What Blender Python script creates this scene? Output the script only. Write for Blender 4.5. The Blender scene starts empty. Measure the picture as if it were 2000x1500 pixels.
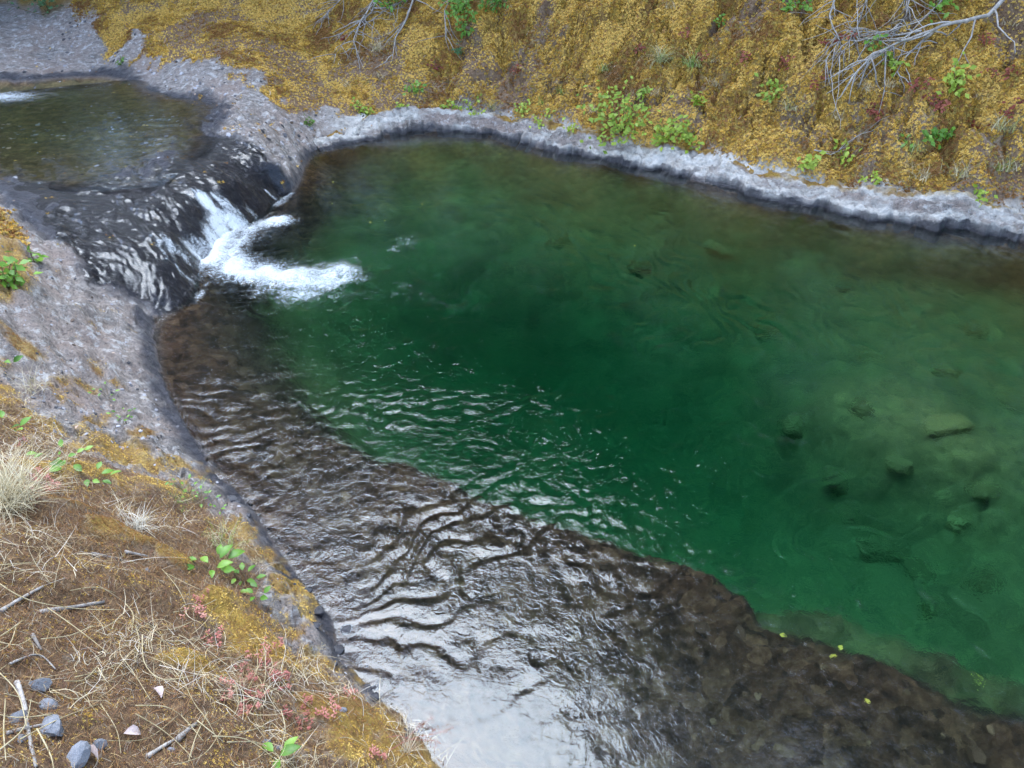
import bpy, math, random
import numpy as np
from mathutils import Vector, Matrix, Euler

random.seed(7)
RNG = np.random.default_rng(7)
R = math.radians
scene = bpy.context.scene
COL = scene.collection

# ------------------------------------------------------------------ camera
CAM = np.array((0.0, 0.0, 4.0)); PITCH = R(35.0)
cam_d = bpy.data.cameras.new('camera'); cam = bpy.data.objects.new('camera', cam_d)
COL.objects.link(cam)
cam.location = CAM; cam.rotation_euler = (R(90) - PITCH, 0, 0)
cam_d.sensor_width = 36; cam_d.lens = 27; cam_d.clip_start = 0.05; cam_d.clip_end = 500
scene.camera = cam

# ------------------------------------------------------------------ sky, soft sun, exposure
SUN_EL, SUN_AZ = R(72), R(-25)          # azimuth measured from +Y towards +X
world = bpy.data.worlds.new('World'); scene.world = world; world.use_nodes = True
wn = world.node_tree.nodes; wl = world.node_tree.links; wn.clear()
wo = wn.new('ShaderNodeOutputWorld'); wb = wn.new('ShaderNodeBackground'); sk = wn.new('ShaderNodeTexSky')
sk.sky_type = 'NISHITA'; sk.sun_disc = False; sk.sun_elevation = SUN_EL; sk.sun_rotation = SUN_AZ
sk.air_density = 1.0; sk.dust_density = 1.5; sk.ozone_density = 1.0
wb.inputs['Strength'].default_value = 0.15
wl.new(sk.outputs[0], wb.inputs[0]); wl.new(wb.outputs[0], wo.inputs[0])
sun_d = bpy.data.lights.new('sun', 'SUN'); sun = bpy.data.objects.new('sun', sun_d); COL.objects.link(sun)
sun_d.energy = 1.2; sun_d.angle = R(40); sun_d.color = (0.70, 0.85, 1.0)
sd = Vector((math.sin(SUN_AZ) * math.cos(SUN_EL), math.cos(SUN_AZ) * math.cos(SUN_EL), math.sin(SUN_EL)))
sun.rotation_euler = sd.to_track_quat('Z', 'Y').to_euler()
sun.location = (0, 0, 30)
vs = scene.view_settings
vs.view_transform = 'Standard'; vs.look = 'None'; vs.gamma = 1; vs.use_curve_mapping = False
vs.exposure = 2.22
cy = scene.cycles
cy.use_denoising = True; cy.max_bounces = 10; cy.transmission_bounces = 8; cy.transparent_max_bounces = 12
cy.diffuse_bounces = 3; cy.glossy_bounces = 3; cy.sample_clamp_indirect = 6; cy.blur_glossy = 0.5

# ------------------------------------------------------------------ numeric helpers
def ray(u, v):
    cx = (u - 1000) / 1500; cyy = (750 - v) / 1500
    s, c = math.sin(PITCH), math.cos(PITCH)
    return np.array((cx, c + cyy * s, -s + cyy * c))
def pix(u, v, z=0.0):
    d = ray(u, v); t = (z - CAM[2]) / d[2]
    return CAM + t * d
def pixw(u, v, depth):                      # through the water surface, bent as water bends light
    p = pix(u, v, 0.0); d = ray(u, v); d = d / np.linalg.norm(d)
    h = math.hypot(d[0], d[1]); st = h / 1.33; ct = math.sqrt(1 - st * st)
    k = depth * st / ct
    return np.array((p[0] + d[0] / h * k, p[1] + d[1] / h * k, -depth))
def hash2(ix, iy, seed):
    h = (ix * 374761393 + iy * 668265263 + seed * 362437) & 0xffffffff
    h = ((h ^ (h >> 13)) * 1274126177) & 0xffffffff
    h = ((h ^ (h >> 15)) * 2246822519) & 0xffffffff
    return ((h ^ (h >> 16)) & 0xffffff) / float(0xffffff)
def vnoise(x, y, seed=0):
    x = np.asarray(x, float); y = np.asarray(y, float)
    ix = np.floor(x).astype(np.int64); iy = np.floor(y).astype(np.int64)
    fx = x - ix; fy = y - iy
    fx = fx * fx * fx * (fx * (fx * 6 - 15) + 10); fy = fy * fy * fy * (fy * (fy * 6 - 15) + 10)
    a = hash2(ix, iy, seed); b = hash2(ix + 1, iy, seed); c = hash2(ix, iy + 1, seed); d = hash2(ix + 1, iy + 1, seed)
    return (a + (b - a) * fx) * (1 - fy) + (c + (d - c) * fx) * fy
def fbm(x, y, seed=0, octv=4, gain=.5, lac=2.03):
    s = 0; a = 1; n = 0
    for o in range(octv):
        s = s + a * (vnoise(x + o * 17.3, y - o * 9.1, seed + o) * 2 - 1); n += a
        a *= gain; x = x * lac; y = y * lac
    return s / n * 1.6
def worley(x, y, seed=0):
    ix = np.floor(x).astype(np.int64); iy = np.floor(y).astype(np.int64)
    f1 = np.full(x.shape, 9.0); f2 = np.full(x.shape, 9.0); cid = np.zeros(x.shape)
    for dx in (-1, 0, 1):
        for dy in (-1, 0, 1):
            jx = ix + dx; jy = iy + dy
            px = jx + hash2(jx, jy, seed); py = jy + hash2(jx, jy, seed + 51)
            d = np.hypot(px - x, py - y); idv = hash2(jx, jy, seed + 99)
            closer = d < f1
            f2 = np.where(closer, f1, np.minimum(f2, d)); cid = np.where(closer, idv, cid); f1 = np.where(closer, d, f1)
    return f1, f2, cid
def sstep(a, b, x):
    t = np.clip((x - a) / (b - a), 0, 1); return t * t * (3 - 2 * t)
def poly_dist(px, py, pts, closed=False):
    best = np.full(px.shape, 1e9); par = np.zeros(px.shape)
    n = len(pts) if closed else len(pts) - 1
    for i in range(n):
        ax, ay = pts[i][:2]; bx, by = pts[(i + 1) % len(pts)][:2]
        dx, dy = bx - ax, by - ay; L = dx * dx + dy * dy + 1e-12
        t = np.clip(((px - ax) * dx + (py - ay) * dy) / L, 0, 1)
        d = np.hypot(px - ax - t * dx, py - ay - t * dy)
        m = d < best; best = np.where(m, d, best); par = np.where(m, i + t, par)
    return best, par
def inside(px, py, pts):
    c = np.zeros(px.shape, bool); n = len(pts)
    for i in range(n):
        ax, ay = pts[i][:2]; bx, by = pts[(i + 1) % n][:2]
        if ay == by: continue
        c ^= ((ay > py) != (by > py)) & (px < (bx - ax) * (py - ay) / (by - ay) + ax)
    return c
def sdist(px, py, pts):                     # negative inside
    d, _ = poly_dist(px, py, pts, True); return np.where(inside(px, py, pts), -d, d)

# ------------------------------------------------------------------ shores and control points of the land
NS = [(900, 1560), (838, 1475), (792, 1400), (715, 1330), (664, 1275), (650, 1215), (602, 1155), (545, 1075), (500, 1005),
      (455, 955), (420, 915), (390, 865), (350, 795), (312, 715), (300, 660), (305, 622)]
FALLS = [(385, 585), (392, 545), (400, 500), (440, 470), (500, 440), (540, 400)]
FS = [(575, 372), (598, 318), (622, 292), (700, 276), (760, 263), (850, 256), (940, 259), (1000, 272), (1050, 290), (1150, 306),
      (1250, 326), (1350, 352), (1500, 388), (1650, 418), (1800, 443), (2000, 472), (2300, 520), (2700, 600)]
NSw = [pix(u, v)[:2] for u, v in NS]; FSw = [pix(u, v)[:2] for u, v in FS]; FAw = [pix(u, v)[:2] for u, v in FALLS]
NSw = [np.array(p) for p in [(2.6, -3.5), (1.3, -.8), (.35, 1.0)]] + NSw
FSw = FSw + [FSw[-1] + np.array((6, -3.0)), FSw[-1] + np.array((16, -7.0))]
POOL = NSw + FAw + FSw + [np.array((26, -4.0)), np.array((8, -6.0))]
ctrl = []
ZU = .58; KU = ZU / .7                    # level of the upper pool
def normals(pts, side):
    out = []
    for i in range(len(pts)):
        a = pts[max(i - 1, 0)]; b = pts[min(i + 1, len(pts) - 1)]
        t = (b - a) / np.linalg.norm(b - a); out.append(np.array((-t[1], t[0])) * side)
    return out
def lerp(a, b, t): return a + (b - a) * t
nN = normals(NSw, 1)
Dn = (.08, .3, .6, 1.0, 1.5, 2.2, 3.5, 6.0, 12)
Hn_low = (.10, .30, .62, 1.08, 1.52, 1.9, 2.3, 3.0, 4.5); Hn_up = (.07, .19, .40, .68, 1.0, 1.32, 1.8, 2.6, 4.5)
for i, (p, n) in enumerate(zip(NSw, nN)):
    t = min(max((i - 8) / 6, 0), 1)
    ctrl.append((p[0], p[1], 0))
    for k, d in enumerate(Dn):
        if i >= 15 and d > 1.6: continue
        if i >= 17 and d > .2: continue
        q = p + n * d; ctrl.append((q[0], q[1], lerp(Hn_low[k], Hn_up[k], t)))
    if i < 17:
        for d, h in ((.1, -.12), (.3, -.26)):
            q = p - n * d; ctrl.append((q[0], q[1], h))
nF = normals(FSw, 1)
Df = (.04, .3, .58, .8, 1.25, 1.4, 1.9, 2.6, 4, 7, 13)
Hf = (.09, .17, .29, .44, .74, 1.16, 1.6, 2.2, 3.3, 5.4, 9)
for i, (p, n) in enumerate(zip(FSw, nF)):
    ctrl.append((p[0], p[1], 0))
    if i >= 2:
        for d, h in ((.04, -.16), (.25, -.6)):
            q = p - n * d; ctrl.append((q[0], q[1], h))
    if i < 3: continue
    for k, d in enumerate(Df):
        if i < 6 and d > (.6, .8, 1.5)[i - 3]: continue
        q = p + n * d; ctrl.append((q[0], q[1], Hf[k] * (.8 + .2 * min((i - 3) / 4, 1))))
UP = [(0, 150), (60, 152), (130, 145), (200, 143), (250, 150), (290, 175), (330, 188), (390, 195), (425, 205), (432, 232), (405, 265)]
land = [(u, v, .70) for u, v in UP] + [
    (-300, 160, .7), (-300, 110, .95), (-300, 30, 1.3), (-300, -60, 1.7), (0, 112, .86), (100, 103, .86), (230, 108, .86), (300, 143, .83), (380, 168, .83), (450, 192, .80), (480, 218, .78),
    (0, 45, 1.1), (120, 50, 1.1), (250, 60, 1.18), (400, 100, 1.07), (500, 140, .91), (560, 185, .71), (600, 235, .37), (545, 235, .55),
    (0, 0, 1.3), (200, 0, 1.48), (400, 0, 1.56), (600, 0, 1.56), (620, 100, .92), (700, 60, 1.22), (650, 180, .53), (200, -80, 1.9), (500, -80, 2.1), (0, -80, 1.8),
    (570, 262, .37), (590, 285, .18),
    (100, 250, .35), (300, 220, .42), (200, 300, .42), (50, 300, .38), (350, 250, .5), (0, 200, .3), (-200, 250, .4), (150, 190, .4), (260, 190, .5),
    (-200, 345, .75), (0, 347, .71), (60, 352, .69), (110, 354, .655), (200, 352, .645), (300, 347, .645), (350, 312, .645), (395, 282, .65), (0, 375, .78),
    (470, 262, .74), (450, 290, .62), (500, 300, .58), (500, 325, .46), (540, 320, .46), (540, 362, .14), (555, 345, .24),
    (300, 390, .60), (350, 395, .57), (380, 372, .57), (405, 395, .44), (440, 422, .22), (485, 432, .04), (430, 352, .56), (470, 360, .42), (510, 385, .15),
    (300, 450, .50), (350, 470, .36), (380, 492, .12), (395, 465, .22), (200, 450, .57), (250, 515, .42), (320, 520, .30), (365, 555, .07), (220, 400, .62),
    (200, 560, .38), (270, 585, .19), (330, 575, .12), (100, 430, .68), (150, 515, .54), (60, 420, .76), (0, 405, .88),
    (100, 560, .62), (160, 620, .42), (240, 640, .18), (0, 500, 1.0), (50, 545, .82), (70, 500, .82), (0, 620, .92), (100, 680, .62), (200, 700, .36), (255, 725, .18), (0, 560, .92),
    (-300, 420, 1.3), (-300, 600, 1.5), (-700, 400, 2.0), (-700, 100, 1.6)]
for u, v, z in land:
    if v < 600 and z <= .88: z *= KU
    ctrl.append(tuple(pix(u, v, z)))
for x, y, z in ((-14, 6, 3.2), (-16, 14, 2.6), (-13, 22, 4.5), (-7, 26, 6), (0, 28, 8), (-9, 1, 3.6), (-6, -4, 3.6)): ctrl.append((x, y, z))
EDGE = [(440, 590), (470, 690), (560, 785), (680, 850), (800, 897), (900, 937), (1000, 972), (1100, 1008), (1200, 1046), (1320, 1080), (1400, 1115),
        (1460, 1155), (1490, 1215), (1600, 1245), (1700, 1270), (1790, 1315), (1880, 1375), (2000, 1395), (2200, 1440), (2600, 1500)]
for i, (u, v) in enumerate(EDGE):
    dep = .30 + .14 * min(i / 5, 1)
    ctrl.append(tuple(pixw(u - 8, v + 12, dep))); q = pixw(u, v, dep)
    out = np.array((.16, .24)); o2 = 1.05 if 12 <= i <= 17 else (1.5 if i > 2 else .9)
    ctrl.append((q[0] + out[0], q[1] + out[1], -o2))
MID = [(1480, 1165), (1560, 1178), (1650, 1190), (1760, 1225), (1860, 1272), (2000, 1330), (2300, 1400)]
for u, v in MID:
    ctrl.append(tuple(pixw(u, v + 14, 1.0))); q = pixw(u, v, 1.0); ctrl.append((q[0] + .12, q[1] + .25, -1.75))
bed = [(700, 950, .42), (600, 900, .36), (900, 1100, .46), (800, 1200, .42), (1100, 1150, .44), (1000, 1300, .5), (1300, 1250, .46), (1500, 1350, .44), (1700, 1450, .42),
       (1300, 1450, .55), (1000, 1480, .55), (1900, 1490, .42), (1250, 1130, .36), (450, 800, .3), (400, 700, .2), (1730, 1300, .34), (1100, 1700, .7), (1800, 1700, .6), (1500, 1560, .5),
       (1050, 780, 3.5), (900, 720, 3.2), (1200, 900, 3.3), (1350, 800, 2.8), (700, 640, 2.0), (800, 560, 1.9), (1000, 520, 1.6), (1200, 520, 1.9), (1400, 600, 2.0),
       (1750, 850, .85), (1600, 790, 1.2), (1900, 900, .85), (1500, 950, 2.4), (1700, 1050, 2.0), (1900, 1150, 1.7), (1950, 1250, 1.6), (640, 420, .9), (800, 380, 1.0),
       (1000, 400, 1.2), (1300, 420, 1.3), (1600, 500, 1.3), (1900, 600, 1.3), (2300, 700, 1.3), (2500, 1000, 1.4), (570, 560, 1.5), (500, 610, .8), (800, 820, 2.2), (1300, 680, 2.3), (620, 700, 1.4)]
for u, v, d in bed: ctrl.append(tuple(pixw(u, v, d)))
for x, y, z in ((14, 0, -.9), (22, 2, -.9), (9, -2, -.6), (5, -1, -.6)): ctrl.append((x, y, z))
ctrl = np.array(ctrl)
_, keep = np.unique(np.round(ctrl[:, :2] / .03).astype(int), axis=0, return_index=True)
ctrl = ctrl[np.sort(keep)]
C2 = .05 ** 2
def rbf_fit(c):
    d = np.sqrt(((c[:, None, :2] - c[None, :, :2]) ** 2).sum(-1) + C2)
    A = np.zeros((len(c) + 3,) * 2); n = len(c)
    A[:n, :n] = d; A[:n, :n] -= np.eye(n) * .02
    P = np.c_[np.ones(n), c[:, :2]]; A[:n, n:] = P; A[n:, :n] = P.T
    return np.linalg.solve(A, np.r_[c[:, 2], 0, 0, 0])
RW = rbf_fit(ctrl)
def rbf(x, y):
    out = np.empty(x.size); X = x.ravel(); Y = y.ravel(); n = len(ctrl)
    cx = ctrl[:, 0].astype(np.float32); cyv = ctrl[:, 1].astype(np.float32); w = RW[:n].astype(np.float32)
    for s in range(0, X.size, 20000):
        a = X[s:s + 20000].astype(np.float32)[:, None] - cx; b = Y[s:s + 20000].astype(np.float32)[:, None] - cyv
        out[s:s + 20000] = np.sqrt(a * a + b * b + np.float32(C2)) @ w
    return (out + RW[n] + RW[n + 1] * X + RW[n + 2] * Y).reshape(x.shape)

# ------------------------------------------------------------------ the sheet of land: finer where it is near
P0 = (0.0, -1.2)
def polar(rs, ans):
    rr, aa = np.meshgrid(rs, ans, indexing='ij')
    return P0[0] + rr * np.sin(aa), P0[1] + rr * np.cos(aa)
GR = np.r_[np.geomspace(.5, 1.9, 20)[:-1], np.geomspace(1.9, 11.2, 380)[:-1], np.linspace(11.2, 19.6, 340)[:-1], np.geomspace(19.6, 90, 46)]
GA = np.radians(np.r_[np.linspace(-125, -50, 26)[:-1], np.linspace(-50, 50, 660)[:-1], np.linspace(50, 125, 26)])
GX, GY = polar(GR, GA)
BASE = rbf(GX, GY)
far_r = np.hypot(GX, GY)
dPool = sdist(GX, GY, POOL)
dFar, parFar = poly_dist(GX, GY, FSw); dNear, parNear = poly_dist(GX, GY, NSw)
farZone = (dFar < dNear) & (dPool > 0)

def hit_on(Z, u, v):
    d = ray(u, v); d = d / np.linalg.norm(d)
    t = np.linspace(.8, 40, 4000); p = CAM[None] + t[:, None] * d
    z = lookup(Z, p[:, 0], p[:, 1]); below = np.nonzero(p[:, 2] < z)[0]
    i = below[0] if len(below) else len(t) - 1
    a, b = max(i - 1, 0), i
    ha = p[a, 2] - z[a]; hb = p[b, 2] - z[b]; f = ha / (ha - hb + 1e-9)
    return p[a] + (p[b] - p[a]) * f
def lookup(Z, x, y):
    x = np.asarray(x, float); y = np.asarray(y, float)
    rr = np.hypot(x - P0[0], y - P0[1]); aa = np.arctan2(x - P0[0], y - P0[1])
    i = np.interp(rr, GR, np.arange(len(GR))); j = np.interp(aa, GA, np.arange(len(GA)))
    i0 = np.clip(i.astype(int), 0, len(GR) - 2); j0 = np.clip(j.astype(int), 0, len(GA) - 2)
    fi = i - i0; fj = j - j0
    return (Z[i0, j0] * (1 - fi) * (1 - fj) + Z[i0 + 1, j0] * fi * (1 - fj) + Z[i0, j0 + 1] * (1 - fi) * fj + Z[i0 + 1, j0 + 1] * fi * fj)
def hitb(u, v): return hit_on(BASE, u, v)

# masks of what the ground is made of
wob = fbm(GX * 1.3, GY * 1.3, 3, 4)
wob2 = fbm(GX * 5, GY * 5, 31, 3)
far_moss_poly = [hitb(u, v)[:2] for u, v in ((105, 22), (230, 88), (330, 128), (400, 140), (480, 150), (560, 180), (610, 205), (650, 214), (720, 222), (850, 222), (930, 226), (1010, 232), (1120, 252), (1230, 278),
                  (1340, 302), (1500, 330), (1650, 355), (1800, 380), (2000, 405))]
far_moss_poly = far_moss_poly + [FSw[-3] + nF[-3] * .7, FSw[-2] + nF[-2] * .7, FSw[-1] + nF[-1] * .7, np.array((70., 10)), np.array((70., 95)), np.array((-70., 95)), np.array((-30., 24)), hitb(-200, -30)[:2]]
sdm = sdist(GX, GY, far_moss_poly)
left_part = sstep(1.0, -2.5, GX)
m_far = sstep(.06, -.10, sdm + wob * (.05 + .35 * left_part) + wob2 * (.03 + .10 * left_part))
near_poly = [hitb(u, v)[:2] for u, v in ((-60, 690), (0, 730), (60, 775), (110, 850), (200, 890), (280, 925), (345, 940), (400, 985), (430, 1010), (485, 1085), (520, 1155), (560, 1235), (640, 1300), (700, 1345), (770, 1395), (842, 1462), (868, 1500))]
near_poly = near_poly + [np.array(p) for p in ((.1, .9), (.9, -.9), (2.2, -3.5), (-5, -70.), (-70, -30.), (-70, 5.), (-8, 4.2))]
sdn = sdist(GX, GY, near_poly)
m_near = sstep(.04, -.14, sdn + wob * .08 + wob2 * .09)
up_poly = [pix(u, v, ZU)[:2] for u, v in [(-400, 120), (-300, 140)] + UP + [(395, 285), (350, 325), (300, 358), (200, 366), (100, 366), (0, 365), (-300, 360)]]
sdup = sdist(GX, GY, up_poly)
left_poly = [hitb(u, v)[:2] for u, v in ((-60, 400), (0, 408), (45, 455), (72, 490), (80, 540), (55, 572), (0, 580), (-60, 590))]
m_left = sstep(.04, -.05, sdist(GX, GY, left_poly) + wob * .06 + wob2 * .06)
m_patch = np.zeros_like(GX)
for u, v, r in ((190, 715, .12), (230, 745, .1), (265, 850, .12), (90, 830, .3), (200, 870, .3), (300, 925, .3), (130, 780, .14), (60, 690, .12), (150, 740, .12), (20, 660, .15), (340, 900, .1), (240, 890, .2), (100, 760, .25)):
    q = hitb(u, v); m_patch = np.maximum(m_patch, np.exp(-((GX - q[0]) ** 2 + (GY - q[1]) ** 2) / r ** 2))
m_patch = np.maximum(m_patch, .55 * sstep(.75, .05, sdn) * (GY < 6.2))
m_patch = sstep(.42, .85, m_patch * .8 + .55 * fbm(GX * 7, GY * 7, 77, 5))
moss_spots = np.zeros_like(GX)
for u, v, r in ((440, 1215, .22), (500, 1260, .2), (640, 1320, .18), (700, 1400, .22), (800, 1480, .25), (620, 1380, .15), (230, 1045, .14), (275, 1065, .1), (110, 930, .2), (350, 1290, .13), (30, 790, .3), (180, 930, .2), (430, 1180, .1), (560, 1300, .15), (330, 950, .25), (700, 1470, .2), (350, 1100, .12), (160, 1000, .15)):
    q = hitb(u, v); moss_spots = np.maximum(moss_spots, np.exp(-((GX - q[0]) ** 2 + (GY - q[1]) ** 2) / r ** 2))
m_nmoss = m_near * sstep(.30, .75, moss_spots + .38 * fbm(GX * 5, GY * 5, 41, 5))
patchy = sstep(-.28, .32, fbm(GX * 1.5, GY * 1.5, 13, 5) + .52 - .62 * left_part * sstep(16.5, 14.0, GY))
patchy = patchy * (1 - .55 * np.exp(-((dFar - .98) / .28) ** 2) * farZone * sstep(-.1, .35, fbm(GX * 2.2, GY * 2.2, 17, 4) + .15) * sstep(-3, -1.5, GX))
m_moss = np.clip(np.maximum.reduce([m_far * patchy, m_left * .8, m_patch * .85, m_nmoss]), 0, 1)
m_dry = np.clip(np.maximum(m_near * (1 - m_nmoss), m_far * (1 - patchy) * .9), 0, 1)
spill_poly = [pix(u, v, z * KU)[:2] for u, v, z in ((-20, 365, .7), (80, 352, .7), (300, 342, .7), (395, 262, .7), (470, 278, .65), (530, 312, .5), (568, 352, .2), (585, 385, 0), (500, 470, 0), (430, 560, 0), (390, 600, 0), (310, 600, .05), (250, 570, .25), (185, 550, .42), (130, 500, .56), (75, 440, .68))]
sdspill = sdist(GX, GY, spill_poly)
m_sheet = sstep(.1, -.12, sdspill + .08 * wob)
m_wet = np.clip(sstep(.16, .04, BASE + .05 * wob2) * (dPool > -.05) + sstep(.2, -.05, sdspill + .12 * wob + .08 * wob2) + sstep(.28, .05, sdup + .1 * wob2), 0, 1)
m_pale = np.where(farZone, sstep(.06, .12, BASE) * sstep(.12, -.02, -sdm), 0) * sstep(-3.4, -2.4, GX) * (parFar > 1.5)

# relief
far_amp = m_far * sstep(18, 14, np.hypot(GX, GY))
f1, f2, cid = worley(GX * 2.3 + .5 * wob, GY * 3.0 + .5 * wob2, 5)
puff = np.sqrt(np.clip(1 - f1 * f1, 0, 1)); g1, g2, _ = worley(GX * 6 + wob, GY * 7.0, 15)
steep = sstep(-2.5, 0, GX)
Z = BASE.copy()
Z += far_amp * steep * (.30 * (puff - .55) * (.3 + cid) + .06 * np.sqrt(np.clip(1 - g1 * g1, 0, 1)) + .10 * wob)
h1, h2, hc = worley(GX * 1.15 + .4 * wob, GY * 1.5 + .4 * wob2, 45)
Z += far_amp * steep * sstep(.55, .95, dFar) * (.52 * (np.sqrt(np.clip(1 - h1 * h1, 0, 1)) - .6) * (.4 + hc) - .18 * sstep(.22, .0, h2 - h1))
Z += far_amp * (1 - steep) * (.05 * (puff - .6) + .05 * wob)
# an overhanging step along the far bank
rockland = (dPool > 0) * np.clip(1 - m_far - m_near + .8 * sstep(.9, .5, np.hypot(GX - pix(575, 290, .3)[0], GY - pix(575, 290, .3)[1])), 0, 1) * sstep(40, 20, far_r) * (1 - .6 * sstep(11.5, 14, GY))
sx = GX * .82 + GY * .57; sy = -GX * .57 + GY * .82
strata = fbm(sx * 9, sy * 2.6, 61, 4)
c1, c2, cc = worley(sx * 4 + .7 * wob + .3 * wob2, sy * 1.8 + .9 * wob2, 8)
crack = sstep(.10, .0, c2 - c1)
Z += rockland * np.minimum(1, .55 + dPool * 3) * (.06 * strata + .07 * (cc - .5) - .035 * crack + .015 * fbm(GX * 22, GY * 22, 66, 3) + .04 * wob) * (1 - .8 * m_sheet)
Z += m_sheet * (.022 * fbm(GX * 4, GY * 4, 21, 3))
Z += m_near * (.05 * wob2 + .06 * wob) + m_nmoss * (.05 * np.sqrt(np.clip(1 - worley(GX * 7, GY * 7, 25)[0] ** 2, 0, 1)))
# cobbled shelf and bed
under = (dPool < -.02) & (BASE < 0)
s1, s2, sc = worley(GX * 4.2 + .3 * wob2, GY * 4.2 + .3 * wob, 35)
t1, t2, tc = worley(GX * 10, GY * 10, 36)
shelf = np.where(under, sstep(-1.2, -.6, BASE), 0)
Z += np.where(under, sstep(0, -.2, BASE), 0) * (shelf * (.05 * (sc - .5) * sstep(0, .15, s2 - s1) + .025 * (tc - .5) * sstep(0, .2, t2 - t1) + .05 * wob + .045 * fbm((GX * .82 + GY * .57) * 3.2, (-GX * .57 + GY * .82) * 9, 71, 4)) + (1 - shelf) * (.14 * wob + .12 * (sc - .5) * sstep(0, .3, s2 - s1)))
g = np.array([pixw(u, v, 1.7)[:2] for u, v in ((1075, 430), (1050, 462), (1000, 492), (940, 520), (880, 545))])
gd, _ = poly_dist(GX, GY, g); Z += np.where(under, -.22 * np.exp(-(gd / .2) ** 2), 0)
# keep the land out of the water and the bed under it
Z = np.where((dPool > .03) & (Z < .012) & (BASE > 0), .012 + .02 * np.abs(wob2), Z)
Z = np.where((dPool < -.05) & (BASE < -.03) & (Z > -.03), -.03, Z)
ZT = Z
def hit(u, v): return Vector(hit_on(ZT, u, v))
def ground(x, y): return float(lookup(ZT, np.array([x]), np.array([y]))[0])
def gnormal(x, y, e=.06):
    return Vector((-(ground(x + e, y) - ground(x - e, y)) / (2 * e), -(ground(x, y + e) - ground(x, y - e)) / (2 * e), 1)).normalized()

def grid_mesh(name, X, Y, Zv, attrs=None, keepmask=None, smooth=True):
    nr, na = X.shape
    co = np.stack([X, Y, Zv], -1).reshape(-1, 3)
    idx = np.arange(nr * na).reshape(nr, na)
    q = np.stack([idx[:-1, :-1], idx[:-1, 1:], idx[1:, 1:], idx[1:, :-1]], -1)
    # polar order: rows grow outwards, columns turn to +X; this order faces up when flipped
    q = q[..., ::-1]
    if keepmask is not None:
        km = keepmask[:-1, :-1] | keepmask[:-1, 1:] | keepmask[1:, 1:] | keepmask[1:, :-1]
        q = q[km]
    q = q.reshape(-1, 4)
    used = np.zeros(nr * na, bool); used[q.ravel()] = True
    remap = np.cumsum(used) - 1; co = co[used]; q = remap[q]
    me = bpy.data.meshes.new(name)
    me.vertices.add(len(co)); me.vertices.foreach_set('co', co.astype(np.float32).ravel())
    me.loops.add(q.size); me.loops.foreach_set('vertex_index', q.astype(np.int32).ravel())
    me.polygons.add(len(q)); me.polygons.foreach_set('loop_start', np.arange(0, q.size, 4, dtype=np.int32))
    me.update(calc_edges=True)
    if smooth: me.polygons.foreach_set('use_smooth', np.ones(len(q), bool))
    for k, a in (attrs or {}).items():
        at = me.attributes.new(k, 'FLOAT', 'POINT'); at.data.foreach_set('value', a.reshape(-1)[used].astype(np.float32))
    me.validate(); me.update()
    if len(me.polygons) and sum(p.normal.z for p in list(me.polygons)[:200]) < 0: me.flip_normals()
    return me
def link(o, parent=None, label=None, cat=None, group=None, kind=None):
    COL.objects.link(o)
    if parent is not None: o.parent = parent
    if label: o['label'] = label
    if cat: o['category'] = cat; o['kind'] = 'thing'
    if group: o['group'] = group
    if kind: o['kind'] = kind
    return o
def new_obj(name, me, mat=None, **k):
    o = bpy.data.objects.new(name, me)
    if mat is not None and not me.materials: me.materials.append(mat)
    return link(o, **k)

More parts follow.
